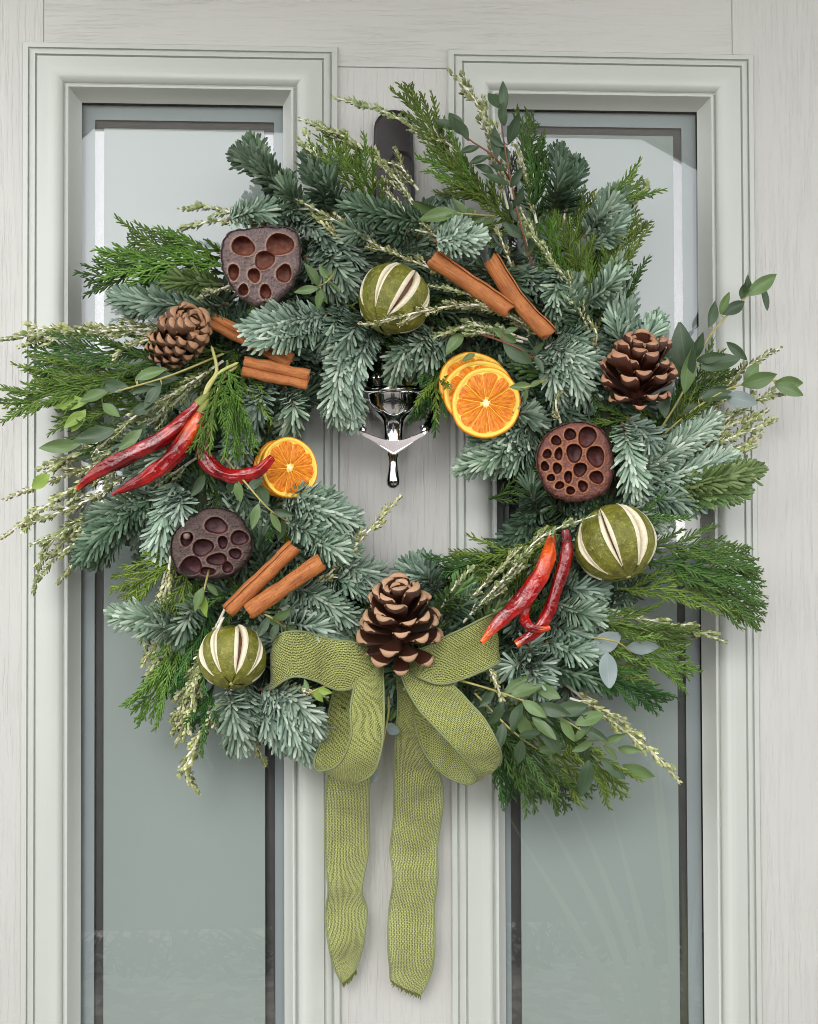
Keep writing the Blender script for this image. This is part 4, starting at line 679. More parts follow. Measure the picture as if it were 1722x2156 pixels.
def ribbon(name, secs, fray=0, seed=0, ripple=.0022):
    r = np.random.default_rng(seed); A = np.array([P(*s[0], s[2]) for s in secs]); Bq = np.array([P(*s[1], s[3] if len(s) > 3 else s[2]) for s in secs])
    AB = catmull6(A, Bq, 90); A, Bq = AB[:, :3], AB[:, 3:]; na = 13
    ln = np.r_[0, np.cumsum(np.linalg.norm(np.diff((A+Bq)/2, axis=0), axis=1))]
    t = np.linspace(0, 1, na); V = A[:, None]*(1-t)[None, :, None]+Bq[:, None]*t[None, :, None]
    Tn = norm(np.gradient((A+Bq)/2, axis=0)); nr = norm(np.cross(Tn, Bq-A)); sg = (np.sin(ln[:, None]*95+t[None]*2.6+seed)*.6+np.sin(ln[:, None]*210-t[None]*4+seed*2)*.4)*np.sin(t*math.pi)[None]*ripple+np.sin(t*math.pi)[None]*.0022
    cr_ = np.array([mnoise.noise(Vector(tuple(p*38+seed)))*.0030+mnoise.noise(Vector(tuple(p*95+seed)))*.0010 for p in V.reshape(-1, 3)]).reshape(V.shape[:2])
    V = V+nr[:, None]*(sg+cr_)[..., None]
    wd = np.linalg.norm(Bq-A, axis=1).mean(); W_ = .050
    uv = np.stack(np.broadcast_arrays((ln*1000)[:, None], (t*W_*1000)[None]), -1)
    V = V.reshape(-1, 3); k = 90
    F = [(i*na+j, i*na+j+1, (i+1)*na+j+1, (i+1)*na+j) for i in range(k-1) for j in range(na-1)]
    o = link(name, make_mesh(name, V, F, [WEAVE], uv=uv.reshape(-1, 2)), bow); 
    Vg = V.reshape(k, na, 3)
    for e in (0, na-1):
        v, f = tube(Vg[:, e], np.full(k, .00095), 6); link('wired_edge', make_mesh('wired_edge', v, f, [EDGE]), o)
    if fray:
        cs = []
        for q in range(46):
            t0 = (q+.5)/46*(na-1); j = int(t0); p = Vg[-1, j]*(1-t0+j)+Vg[-1, j+1]*(t0-j); d = norm(Tn[-1]+r.normal(0, .25, 3)); l = r.uniform(.001, .005); cs.append(np.linspace(p-d*.001, p+d*l, 4))
        v, f = tubes(np.array(cs), np.full((46, 4), .0005), 4); link('frayed_end', make_mesh('frayed_end', v, f, [WEAVE], uv=np.zeros((len(v), 2))), o)
    return o
def catmull6(A, Bq, n):
    p = np.hstack([A, Bq]); q = np.vstack([2*p[0]-p[1], p, 2*p[-1]-p[-2]]); out = []
    for i in range(len(p)-1):
        a, b, c, d = q[i:i+4]
        for t in np.linspace(0, 1, 20, endpoint=False): out.append(.5*((2*b)+(c-a)*t+(2*a-5*b+4*c-d)*t*t+(3*b-a-3*c+d)*t**3))
    out.append(p[-1]); out = np.array(out); mid = (out[:, :3]+out[:, 3:])/2
    s = np.r_[0, np.cumsum(np.linalg.norm(np.diff(mid, axis=0), axis=1))+1e-6*np.arange(1, len(mid))]; t = np.linspace(0, s[-1], n)
    return np.stack([np.interp(t, s, out[:, k]) for k in range(6)], 1)
ribbon('tail', [((758, 1420), (800, 1420), -.072), ((710, 1560), (790, 1560), -.062), ((688, 1650), (778, 1650), -.045), ((684, 1750), (776, 1740), -.030), ((686, 1820), (774, 1800), -.024), ((691, 1875), (761, 1872), -.026), ((685, 1930), (772, 1915), -.020), ((692, 1990), (768, 1960), -.026), ((703, 2035), (763, 1995), -.022), ((721, 2072), (750, 2043), -.020)], 1, 1)
ribbon('tail', [((834, 1410), (868, 1412), -.080), ((838, 1480), (880, 1490), -.076), ((833, 1560), (905, 1580), -.066), ((830, 1640), (931, 1650), -.048), ((829, 1720), (929, 1720), -.032), ((822, 1790), (920, 1785), -.024), ((828, 1848), (921, 1850), -.028), ((819, 1920), (913, 1915), -.020), ((817, 1990), (915, 1985), -.026), ((821, 2040), (908, 2045), -.020), ((822, 2064), (886, 2095), -.018)], 1, 2)
ribbon('loop', [((800, 1372), (806, 1410), -.095), ((752, 1354), (770, 1437), -.118), ((690, 1344), (715, 1453), -.112), ((640, 1330), (660, 1432), -.118), ((598, 1332), (615, 1425), -.122), ((577, 1346), (575, 1449), -.108), ((574, 1352), (571, 1446), -.090), ((600, 1340), (610, 1420), -.080), ((680, 1350), (690, 1430), -.078), ((780, 1375), (790, 1410), -.082)], 0, 3)
ribbon('loop', [((776, 1376), (806, 1398), -.098), ((752, 1425), (807, 1450), -.118), ((738, 1490), (808, 1520), -.132), ((739, 1550), (803, 1577), -.135), ((716, 1604), (786, 1627), -.126), ((680, 1622), (748, 1648), -.110), ((662, 1606), (732, 1634), -.092), ((678, 1555), (748, 1590), -.082), ((694, 1490), (760, 1510), -.078), ((705, 1440), (770, 1440), -.080)], 0, 4)
ribbon('loop', [((845, 1375), (852, 1408), -.095), ((895, 1362), (880, 1425), -.115), ((940, 1340), (925, 1440), -.118), ((985, 1318), (975, 1430), -.116), ((1020, 1300), (1022, 1410), -.116), ((1040, 1293), (1051, 1393), -.106), ((1045, 1300), (1052, 1390), -.094), ((1030, 1310), (1025, 1412), -.084), ((960, 1340), (950, 1420), -.080), ((860, 1380), (862, 1405), -.084)], 0, 5)
ribbon('loop', [((840, 1402), (868, 1398), -.098), ((853, 1440), (945, 1436), -.112), ((880, 1490), (985, 1474), -.130), ((922, 1537), (1020, 1514), -.140), ((963, 1580), (1047, 1564), -.140), ((993, 1618), (1056, 1594), -.126), ((1004, 1644), (1050, 1618), -.106), ((984, 1652), (1030, 1612), -.088), ((930, 1628), (985, 1572), -.080), ((888, 1572), (940, 1512), -.078), ((870, 1500), (910, 1440), -.082)], 0, 6)

# ------------------------------------------------------------------ cinnamon sticks
def cinnamon_mat():
    g = G('cinnamon_bark'); u = g.co('UV')
    n1 = g.noise(g.map(u, (1.6, 20, 1)), 1.0, 6, .7); n2 = g.noise(g.map(u, (9, 14, 1)), 1.0, 5, .7); n3 = g.noise(g.map(u, (1.4, 2.2, 1)), 1.0, 3)
    c = g.ramp(n1, [(.36, (.13, .034, .009)), (.47, (.33, .095, .022)), (.57, (.44, .15, .038)), (.68, (.58, .26, .095))])
    c = g.mix(g.ramp(n2, [(.54, 0.0), (.64, .75)]), c, (.14, .042, .014)); c = g.mix(g.math('MULTIPLY', n3, .5), c, (.46, .17, .055)); c = g.mix(g.math('MULTIPLY', rnd(g), .3), c, (.50, .21, .085))
    g.p(Base__Color=c, Roughness=.62, Specular__IOR__Level=.3); g.bump(g.math('ADD', n1, g.math('MULTIPLY', n2, .6)), .55, .0007); return g.m
CINN = cinnamon_mat()
def cinnamon(p0, p1, r0, y0, y1, kind, label, roll=0.0, bend=0.0):
    a, b = P(*p0, y0), P(*p1, y1); d = norm(b-a); f = np.array([0, -1., 0]); N = norm(f-d*(f@d)); B = np.cross(d, N); R_ = r0*PX((y0+y1)/2); pr = []
    if kind == 'single':
        for th in np.linspace(0, 2*math.pi*1.55, 64): pr.append((th, 1-.36*(th/(2*math.pi*1.55))**.9, (0, 0)))
    prof = []
    if kind == 'single':
        prof = [(rr*math.cos(th+roll), rr*math.sin(th+roll)) for th, rr, _ in pr]
    else:
        th_ = np.linspace(0, 2.7*math.pi, 48); rd_ = .52-.17*th_/th_[-1]; l = [(-.50+r_*math.cos(t_), r_*1.02*math.sin(t_)) for t_, r_ in zip(th_, rd_)][::-1]
        prof = l+[(-x*.86+.02, y*.86) for x, y in reversed(l)]; prof = [(x*math.cos(roll)-y*math.sin(roll), x*math.sin(roll)+y*math.cos(roll)) for x, y in prof]
    prof = np.array(prof)*R_; k = len(prof); ns = 26; t = np.linspace(0, 1, ns); C = a[None]*(1-t)[:, None]+b[None]*t[:, None]+B*(np.sin(t*math.pi)*bend*PX(y0))[:, None]
    sc_ = 1+.05*np.sin(t*9+r0)+.03*np.sin(t*23); V = C[:, None]+(B[None, None]*prof[None, :, :1]+N[None, None]*prof[None, :, 1:])*sc_[:, None, None]
    V = V+ (np.array([mnoise.noise(Vector(tuple(p*120))) for p in V.reshape(-1, 3)]).reshape(ns, k)*.0005)[..., None]*N
    ends = np.array([mnoise.noise(Vector((q*.12, r0, 3))) for q in range(k)])*.0022; V[0] += d*ends[:, None]; V[-1] += d*ends[::-1][:, None]
    L = np.linalg.norm(b-a); uv = np.stack(np.broadcast_arrays((t*L*30)[:, None], (np.linspace(0, 1, k)*1.6)[None]), -1).reshape(-1, 2)
    F = [(i*k+j, i*k+j+1, (i+1)*k+j+1, (i+1)*k+j) for i in range(ns-1) for j in range(k-1)]
    me = make_mesh('cinnamon_stick', V.reshape(-1, 3)-a, F, [CINN], uv=uv); o = bpy.data.objects.new('cinnamon_stick', me); col.objects.link(o); o.location = tuple(a)
    m = o.modifiers.new('thickness', 'SOLIDIFY'); m.thickness = .0011; m.offset = 0
    return tag(o, label, 'cinnamon stick', 'cinnamon sticks wired into the wreath')
cinnamon((910, 543), (1073, 656), 20, -.112, -.112, 'single', 'thick cinnamon stick between the sliced top lime and the bent stick', 2.4)
cinnamon((1032, 545), (1156, 705), 18.5, -.112, -.112, 'single', 'slightly bent knobbly cinnamon stick at the right of the upper pair', 2.9, 9)
cinnamon((432, 668), (612, 762), 18, -.100, -.104, 'double', 'cinnamon quill partly hidden under a fir tip beside the closed pinecone', .25)
cinnamon((512, 772), (649, 801), 23, -.112, -.112, 'double', 'double rolled cinnamon quill with a groove above the red chilli stems', -.1)
cinnamon((480, 1288), (620, 1151), 17.5, -.114, -.112, 'single', 'left cinnamon stick of the pair above the smallest dried lime', 2.2)
cinnamon((523, 1288), (676, 1182), 18.5, -.120, -.118, 'single', 'cinnamon stick with open curled end, right of the pair above the smallest lime', .4)

# ------------------------------------------------------------------ dried oranges
def flesh_mat():
    g = G('orange_flesh'); c_ = g.co('UV'); sp = g.n('SeparateXYZ', Vector=c_)
    n = g.noise(g.map(c_, (3.2, 17, 1)), 1.0, 5, .75); n2 = g.noise(g.map(c_, (3, 9, 1)), 1.0, 3)
    c = g.ramp(n, [(.34, (.50, .085, .001)), (.46, (.78, .20, .002)), (.57, (.90, .36, .006)), (.70, (.97, .62, .09))]); c = g.mix(g.math('MULTIPLY', n2, .35), c, (.82, .20, .001))
    g.p(Base__Color=c, Roughness=.4, Specular__IOR__Level=.3, Coat__Weight=.12, Coat__Roughness=.15); g.bump(g.math('ADD', n, g.math('MULTIPLY', n2, .7)), .8, .0012)
    tr = g.n('BsdfTranslucent', Color=c); mx = g.nt.nodes.new('ShaderNodeMixShader'); mx.inputs[0].default_value = .25
    g.set(mx.inputs[1], g.b.outputs[0]); g.set(mx.inputs[2], tr.outputs[0]); g.set(g.out.inputs[0], mx.outputs[0]); return g.m
FLESH = flesh_mat(); RIND = simple('orange_rind', (.85, .28, .006), .45, 0, .25, 220, .5); PITH = simple('orange_pith', (.93, .60, .10), .7, 0, .12, 160, .3); MEMB = simple('orange_membrane', (.95, .55, .06), .55, 0, .3, 200, .3); CORE = simple('orange_core', (.90, .78, .48), .75, 0, .12, 400, .4)
def orange(cu, cvv, rpx, y, nrm, label, grp, seed, aspect=1.0):
    r = np.random.default_rng(int(seed*10)); o_ = P(cu, cvv, y); n = norm(np.array(nrm)); ux = norm(np.cross(n, [0, 0, -1.0])); uz = np.cross(ux, n); R_ = rpx*PX(y)
    t = thing('orange_slice', o_, label, 'orange slice', grp)
    K = 96; an = np.linspace(0, 2*math.pi, K, endpoint=False); wob_ = 1+.018*np.sin(an*2+seed)+.012*np.sin(an*3+seed*2)+.006*np.sin(an*7+seed); warp = .0016*np.sin(an*2+seed*1.3)
    def pt(ang, rr, h): i = (ang % (2*math.pi))/(2*math.pi)*K; w_ = np.interp(i, np.arange(K+1), np.r_[wob_, wob_[0]]); wz = np.interp(i, np.arange(K+1), np.r_[warp, warp[0]]); return o_+ux*(rr*R_*w_*math.cos(ang))*1+uz*(rr*R_*aspect*w_*math.sin(ang))+n*(h+wz*rr)
    def revolve(prof):
        V = np.array([[pt(a, rr, h) for a in an] for rr, h in prof]).reshape(-1, 3); k = len(prof)
        return V, np.array([(j*K+s, j*K+(s+1) % K, (j+1)*K+(s+1) % K, (j+1)*K+s) for j in range(k-1) for s in range(K)])
    h = .0022
    link('rind', make_mesh('rind', *revolve([(.955, h*.95), (.985, h*.8), (1, h*.2), (1, -h*.5), (.985, -h), (.93, -h*1.1)]), [RIND]), t)
    link('pith', make_mesh('pith', *revolve([(.965, h*.86), (.94, h*1.12), (.90, h*1.05), (.865, h*.6)]), [PITH]), t)
    link('membrane', make_mesh('membrane', *revolve([(.875, h*.42), (.5, h*.30), (.06, h*.32), (.0, h*.32)]), [MEMB]), t)
    link('back', make_mesh('back', *revolve([(.95, -h*1.0), (.5, -h*.8), (.0, -h*.8)]), [MEMB]), t)
    ns = 10; ed = np.sort(np.linspace(0, 2*math.pi, ns, endpoint=False)+r.normal(0, .05, ns))+seed
    for q in range(ns):
        a0, a1 = ed[q], ed[(q+1) % ns]+(2*math.pi if q == ns-1 else 0); nu, nv = 10, 9; V, uv = [], []; gap_ = .009
        ro = .865*r.uniform(.975, 1.0); ri = .12*r.uniform(.7, 1.6)
        for i in range(nu):
            f = i/(nu-1); rr = ri+(ro-ri)*f; ga = min(gap_/max(rr, .05), (a1-a0)*.42)
            for j in range(nv):
                m = j/(nv-1); a = a0+ga+(a1-a0-2*ga)*m; corner = 1-.07*abs(m*2-1)**3 if f > .6 else 1
                edge = min(1, 4*m, 4*(1-m), 5*f+.2, 5*(1-f))
                hh = h*(.46+.36*edge)+.0006*mnoise.noise(Vector((f*9, m*5+q*7, seed)))
                V.append(pt(a, rr*(corner if f > .6 else 1), hh)); uv.append((f*.9+q*3.1, m*.35+q*1.7))
        F = [(i*nv+j, (i+1)*nv+j, (i+1)*nv+j+1, i*nv+j+1) for i in range(nu-1) for j in range(nv-1)]
        link('segment', make_mesh('segment', V, F, [FLESH], uv=uv), t)
    K2 = 40; V = []
    for f, hh in ((0, .7), (.45, .72), (1, .35)):
        for a in np.linspace(0, 2*math.pi, K2, endpoint=False): V.append(pt(a, f*(.085+.05*max(0, math.cos((a-seed)*5))**3+.02*mnoise.noise(Vector((math.cos(a)*2, math.sin(a)*2, seed)))), h*hh))
    link('core', make_mesh('core', V, [(j*K2+s, j*K2+(s+1) % K2, (j+1)*K2+(s+1) % K2, (j+1)*K2+s) for j in range(2) for s in range(K2)], [CORE]), t)
og = 'dried orange slices wired into the wreath'
orange(997, 812, 75, -.092, (.05, -1, .10), 'rearmost dried orange slice of the three below the cinnamon sticks', og, 1)
orange(1008, 829, 75, -.100, (.0, -1, .12), 'middle dried orange slice of the three, between front and rearmost', og, 2)
orange(1023, 849, 74, -.110, (-.04, -1, .06), 'front dried orange slice of the three, fully visible with pale core', og, 3.3, 1.03)
orange(592, 986, 60, -.088, (.28, -1, .06), 'hindmost dried orange slice behind the curled red chilli tip', og, 4)
orange(599, 985, 61, -.095, (.26, -1, .05), 'inner dried orange slice sandwiched behind the curled chilli', og, 5)
orange(609, 985, 60, -.104, (.20, -1, .05), 'front dried orange slice beside the curled red chilli tip', og, 6.2, 1.08)

# ------------------------------------------------------------------ dried limes
g = G('lime_skin'); v = g.co(); n = g.noise(v, 90, 4, .6); n2 = g.noise(v, 900, 2); n3 = g.noise(v, 260, 4, .7)
c = g.ramp(n, [(.3, (.085, .088, .006)), (.55, (.165, .165, .012)), (.75, (.25, .235, .03))]); c = g.mix(g.ramp(n3, [(.52, 0), (.70, .6)]), c, (.40, .38, .14)); c = g.mix(g.ramp(g.noise(v, 55, 3), [(.58, 0), (.72, .6)]), c, (.10, .075, .012))
g.p(Base__Color=c, Roughness=.45); g.bump(g.math('ADD', n2, g.math('MULTIPLY', n3, 1.6)), .7, .0011); SKIN = g.m
LPITH = simple('lime_pith', (.70, .63, .47), .8, 0, .22, 240, .6); LIN = simple('dried_lime_inside', (.13, .045, .02), .5, 0, .7, 260, .8); STEME = simple('lime_stem_end', (.42, .38, .14), .8, 0, .3, 300)
def lime(cu, cvv, rpx, y, axis, label, nseg, phase, seed, hot):
    r = np.random.default_rng(seed); o_ = P(cu, cvv, y); R_ = rpx*PX(y)*1.0; A = norm(np.array(axis)); f = np.array([0, -1., 0]); X_ = norm(f-A*(f@A)); Y_ = np.cross(A, X_)
    t = thing('dried_lime', o_+np.array([0, 0, -R_]), label, 'dried lime', 'slit dried limes wired into the wreath')
    def S(th, ph, rr): return o_+R_*rr*(A*math.cos(th)*.93+X_*math.sin(th)*math.cos(ph)+Y_*math.sin(th)*math.sin(ph))
    ed = [phase+2*math.pi*q/nseg+r.normal(0, .04) for q in range(nseg)]; gaps = [hot.get(q, .03)*r.uniform(.9, 1.1) for q in range(nseg)]
    nt_, nv = 34, 15
    th = np.linspace(.0, math.pi, nt_)
    def gp(q, t_): x = np.clip((t_-.42)/(2.62-.42), 0, 1); return gaps[q % nseg]*np.sin(math.pi*x)**.75
    for q in range(nseg):
        V, mi = [], []; e0, e1 = ed[q], ed[(q+1) % nseg]+(2*math.pi if q == nseg-1 else 0)
        for t_ in th:
            ga, gb = gp(q, t_), gp(q+1, t_); pw = .125; a0, a1 = e0+ga, e1-gb
            fa, fb = (min(1, ga/.05) if gaps else 0), min(1, gb/.05)
            lump = 1+.05*mnoise.noise(Vector((q*.8, t_*1.2, seed)))+.012*mnoise.noise(Vector((q*3.1, t_*5, seed)))
            cols = [(a0-pw*.15*fa, .80), (a0-pw*.10*fa, .90), (a0, .985), (a0+pw*.45*fa, 1.022), (a0+pw*fa, 1.005)]
            V += [S(t_, a, (rr if fa > .01 else 1)*lump) for a, rr in cols]
            for m in np.linspace(0, 1, nv-10+2)[1:-1]: a = (a0+pw*fa)*(1-m)+(a1-pw*fb)*m; V.append(S(t_, a, lump*(1+.012*math.sin(m*math.pi))))
            cols = [(a1-pw*fb, 1.005), (a1-pw*.45*fb, 1.022), (a1, .985), (a1+pw*.10*fb, .90), (a1+pw*.15*fb, .80)]
            V += [S(t_, a, (rr if fb > .01 else 1)*lump) for a, rr in cols]
        F = []
        for i in range(nt_-1):
            for j in range(nv-1):
                F.append((i*nv+j, i*nv+j+1, (i+1)*nv+j+1, (i+1)*nv+j)); tt = (th[i]+th[i+1])/2; open_ = gp(q, tt) > .012 if j < 4 else gp(q+1, tt) > .012
                mi.append(1 if (j < 4 or j >= nv-5) and open_ else 0)
        link('peel_segment', make_mesh('peel_segment', V, F, [SKIN, LPITH], mi=mi), t)
    V, F = [], []; ns = 24
    for i in range(13):
        for s in range(ns): ph = 2*math.pi*s/ns; V.append(S(math.pi*i/12, ph, .84+.04*mnoise.noise(Vector((i*.9, math.cos(ph)*4, math.sin(ph)*4)))))
    F = [(i*ns+s, i*ns+(s+1) % ns, (i+1)*ns+(s+1) % ns, (i+1)*ns+s) for i in range(12) for s in range(ns)]
    link('core', make_mesh('core', V, F, [LIN]), t)
    V, F = lathe([(.075*R_, .985*R_*.93), (.06*R_, 1.02*R_*.93), (.03*R_, 1.035*R_*.93), (0, 1.03*R_*.93)], o_, X_, Y_, A, 14); V = o_+(V-o_)*1.0; link('stem_end', make_mesh('stem_end', V, F, [STEME]), t)
lime(830, 630, 77, -.112, (-.47, -.38, -.80), 'dried slit lime at the top of the ring, crossed by a pale heath sprig', 8, .55, 11, {7: .085, 0: .03})
lime(1295, 1143, 86, -.112, (.26, -.38, -.89), 'largest dried slit lime, at the right above the green cedar sprays', 8, .30, 12, {7: .07, 0: .035, 6: .05})
lime(489, 1383, 70, -.108, (.02, -.60, -.80), 'smallest dried slit lime, left of the ribbon bow', 8, .42, 13, {7: .09, 0: .03})

# ------------------------------------------------------------------ lotus seed pods
def pod_mat(name, a, b, rim):
    g = G(name); v = g.co(); n = g.noise(v, 130, 5, .65); n2 = g.noise(v, 700, 3)
    rimf = g.attr('rim'); c = g.mix(n, a, b); c = g.mix(g.math('MULTIPLY', rimf, .75), c, rim); c = g.mix(g.ramp(n2, [(.55, 0), (.75, .4)]), c, tuple(x*1.6 for x in b))
    g.p(Base__Color=c, Roughness=.75, Specular__IOR__Level=.25); g.bump(g.math('ADD', n, g.math('MULTIPLY', n2, .5)), .7, .0012); return g.m
def hole_mat(name, a, b):
    g = G(name); v = g.co(); n = g.noise(v, 170, 4, .6); g.p(Base__Color=g.mix(g.ramp(n, [(.35, 0), (.65, 1)]), a, b), Roughness=.5); g.bump(n, .4, .0008); return g.m
def pod(outline, holes, y, label, bodym, holem, depth=.020, seed=0, seedball=None):
    out = np.array(outline, float); c0 = out.mean(0)
    ang = np.arctan2(out[:, 1]-c0[1], out[:, 0]-c0[0]); rad = np.hypot(*(out-c0).T); o_ = np.argsort(ang); ang, rad = ang[o_], rad[o_]
    ea = np.r_[ang-2*math.pi, ang, ang+2*math.pi]; er = np.r_[rad, rad, rad]; fine = np.linspace(-math.pi, math.pi, 361)
    lin = np.interp(fine, ea, er); ker = np.hanning(17); ker /= ker.sum(); lin = np.convolve(np.r_[lin[-9:-1], lin, lin[1:9]], ker, 'valid')
    jit = np.array([mnoise.noise(Vector((math.cos(a)*5, math.sin(a)*5, seed)))*2.6+mnoise.noise(Vector((math.cos(a)*14, math.sin(a)*14, seed)))*1.3 for a in fine]); lin = lin+jit
    Ng = 150; g1 = np.linspace(-1, 1, Ng); GX, GY = np.meshgrid(g1, g1)
    m = np.maximum(abs(GX), abs(GY)); h = np.hypot(GX, GY); sc_ = np.where(h > 0, m/np.maximum(h, 1e-9), 0); DX, DY = GX*sc_, GY*sc_; f = np.hypot(DX, DY); A = np.arctan2(DY, DX); Rr = np.interp(A, fine, lin)
    U = c0[0]+f*Rr*np.cos(A); Vv = c0[1]+f*Rr*np.sin(A)
    dome = .0035*(1-f**2)-.0025*np.clip((f-.86)/.14, 0, 1)**2*2
    dist = np.full(U.shape, 9.0); deep = np.zeros(U.shape); idx = np.zeros(U.shape, int)
    for q, (hu, hv, rx, ry) in enumerate(holes):
        a = np.arctan2((Vv-hv)/ry, (U-hu)/rx); irr = 1+.07*np.sin(a*2+q*1.7)+.05*np.sin(a*3+q)
        d = np.hypot((U-hu)/rx, (Vv-hv)/ry)/irr; s = (d-1)*min(rx, ry); upd = s < dist; dist = np.where(upd, s, dist); idx = np.where(upd, q, idx)
        deep = np.maximum(deep, np.clip((1-d)*min(rx, ry)/3.0, 0, 1)**.7*(.0090+.00052*min(rx, ry))*(1-.10*d))
    rim = np.exp(-(np.maximum(dist, 0)/3.2)**2)*(dist > -1.5); nz = np.array([mnoise.noise(Vector((u*.09, v_*.09, seed)))*.0013+mnoise.noise(Vector((u*.25, v_*.25, seed)))*.0010 for u, v_ in zip(U.ravel(), Vv.ravel())]).reshape(U.shape)
    hgt = dome+rim*.0015+np.where(dist > 0, nz, 0)-deep
    pts = np.array([P(u, v_, y-hh) for u, v_, hh in zip(U.ravel(), Vv.ravel(), hgt.ravel())])
    F = np.array([(i*Ng+j, i*Ng+j+1, (i+1)*Ng+j+1, (i+1)*Ng+j) for i in range(Ng-1) for j in range(Ng-1)])
    fd = dist.ravel()[F].mean(1); inside = fd < -.4
    t = thing('lotus_pod', P(c0[0], out[:, 1].max(), y), label, 'lotus pod', 'dried lotus seed pods wired into the wreath')
    def sub(sel, nm, mat):
        f_ = F[sel]; ids, inv = np.unique(f_, return_inverse=True); return link(nm, make_mesh(nm, pts[ids], inv.reshape(-1, 4), [mat], var={'rim': rim.ravel()[ids]}), t)
    sub(~inside, 'pod_face', bodym)
    fi = idx.ravel()[F[:, 0]]
    for q in range(len(holes)):
        s_ = inside & (fi == q)
        if s_.any(): sub(s_, 'seed_hole', holem)
    # flaring side wall running back to the stalk
    K = 120; V = []; an = np.linspace(-math.pi, math.pi, K, endpoint=False)
    for fr, dp in ((1.0, 0.0012), (1.02, .004), (.96, .010), (.80, .020), (.5, .034), (.15, .046)):
        for a in an: rr = np.interp(a, fine, lin)*fr*(1+.012*math.sin(a*22)*(dp > .003)); V.append(P(c0[0]+rr*math.cos(a), c0[1]+rr*math.sin(a), y+dp))
    F2 = [(j*K+s, j*K+(s+1) % K, (j+1)*K+(s+1) % K, (j+1)*K+s) for j in range(5) for s in range(K)]
    link('pod_wall', make_mesh('pod_wall', V, F2, [bodym], var={'rim': np.zeros(len(V))}), t)
    if seedball:
        sp = P(seedball[0], seedball[1], y+.002); V, F3 = lathe([(.0035*math.sin(a), -.0035*math.cos(a)) for a in np.linspace(0, math.pi, 9)], sp, np.array([1., 0, 0]), np.array([0, 0, 1.]), np.array([0, -1., 0]), 14); link('seed', make_mesh('seed', V, F3, [simple('lotus_seed', (.22, .15, .12), .6, 0, .3, 300)]), t)
pod([(478, 493), (500, 484), (525, 483), (549, 478), (580, 480), (605, 478), (626, 490), (632, 530), (628, 575), (607, 612), (575, 638), (545, 645), (515, 632), (490, 605), (470, 570), (466, 530)],
    [(512, 519, 25, 21), (589, 515, 28, 25), (557, 548, 22, 20), (492, 573, 12.5, 17), (535, 580, 13, 16), (598, 576, 16, 21), (512, 611, 12, 12.5), (559, 615, 13, 16)], -.112, 'greyish lotus pod with eight open holes, at the upper left of the wreath',
    pod_mat('grey_pod', (.105, .072, .070), (.22, .16, .155), (.38, .26, .20)), hole_mat('russet_hole', (.17, .045, .025), (.40, .14, .085)), seed=1)
pod([(1165, 905), (1190, 893), (1211, 889), (1235, 890), (1258, 898), (1280, 925), (1291, 970), (1288, 1010), (1270, 1040), (1235, 1052), (1195, 1055), (1160, 1040), (1140, 1010), (1130, 970), (1140, 930)],
    [(1171, 928, 11.5, 11), (1200, 915, 12.5, 14), (1236, 920, 20, 22), (1209, 954, 18, 19.5), (1254, 961, 18.5, 24), (1176, 956, 8.5, 15), (1152, 956, 10.5, 10), (1147, 982, 9.5, 10.5), (1173, 986, 9.5, 13), (1221, 989, 14.5, 16), (1196, 1004.5, 9.5, 13), (1256, 1005, 15.5, 14), (1160, 1006, 8.5, 8.5), (1178, 1022, 10.5, 8.5), (1201, 1033, 10.5, 8.5), (1227, 1024, 10.5, 13)], -.110, 'reddish round lotus pod with many crowded holes, right of the ring',
    pod_mat('red_pod', (.125, .050, .045), (.22, .095, .075), (.40, .17, .075)), hole_mat('dark_red_hole', (.055, .012, .012), (.19, .045, .035)), seed=2)
pod([(405, 1087), (425, 1074), (450, 1069), (472, 1071), (492, 1079), (518, 1105), (531, 1140), (526, 1172), (502, 1200), (460, 1218), (415, 1217), (376, 1204), (360, 1172), (362, 1132), (380, 1106)],
    [(455, 1107, 25, 18), (504, 1133, 18.5, 17.5), (427, 1153, 23.5, 18.5), (469, 1142, 11.5, 13.5), (495.6, 1166, 13.5, 12.5), (457, 1178, 21, 14.5), (402, 1192, 25, 20), (479, 1195, 12.5, 12.5), (437, 1203, 16.5, 10), (393, 1135, 13.5, 16)], -.110, 'dark brown lotus pod with shadowed holes, at the lower left of the wreath',
    pod_mat('brown_pod', (.045, .030, .028), (.115, .078, .068), (.20, .13, .11)), hole_mat('maroon_hole', (.075, .018, .022), (.16, .045, .048)), seed=3, seedball=(393, 1128))

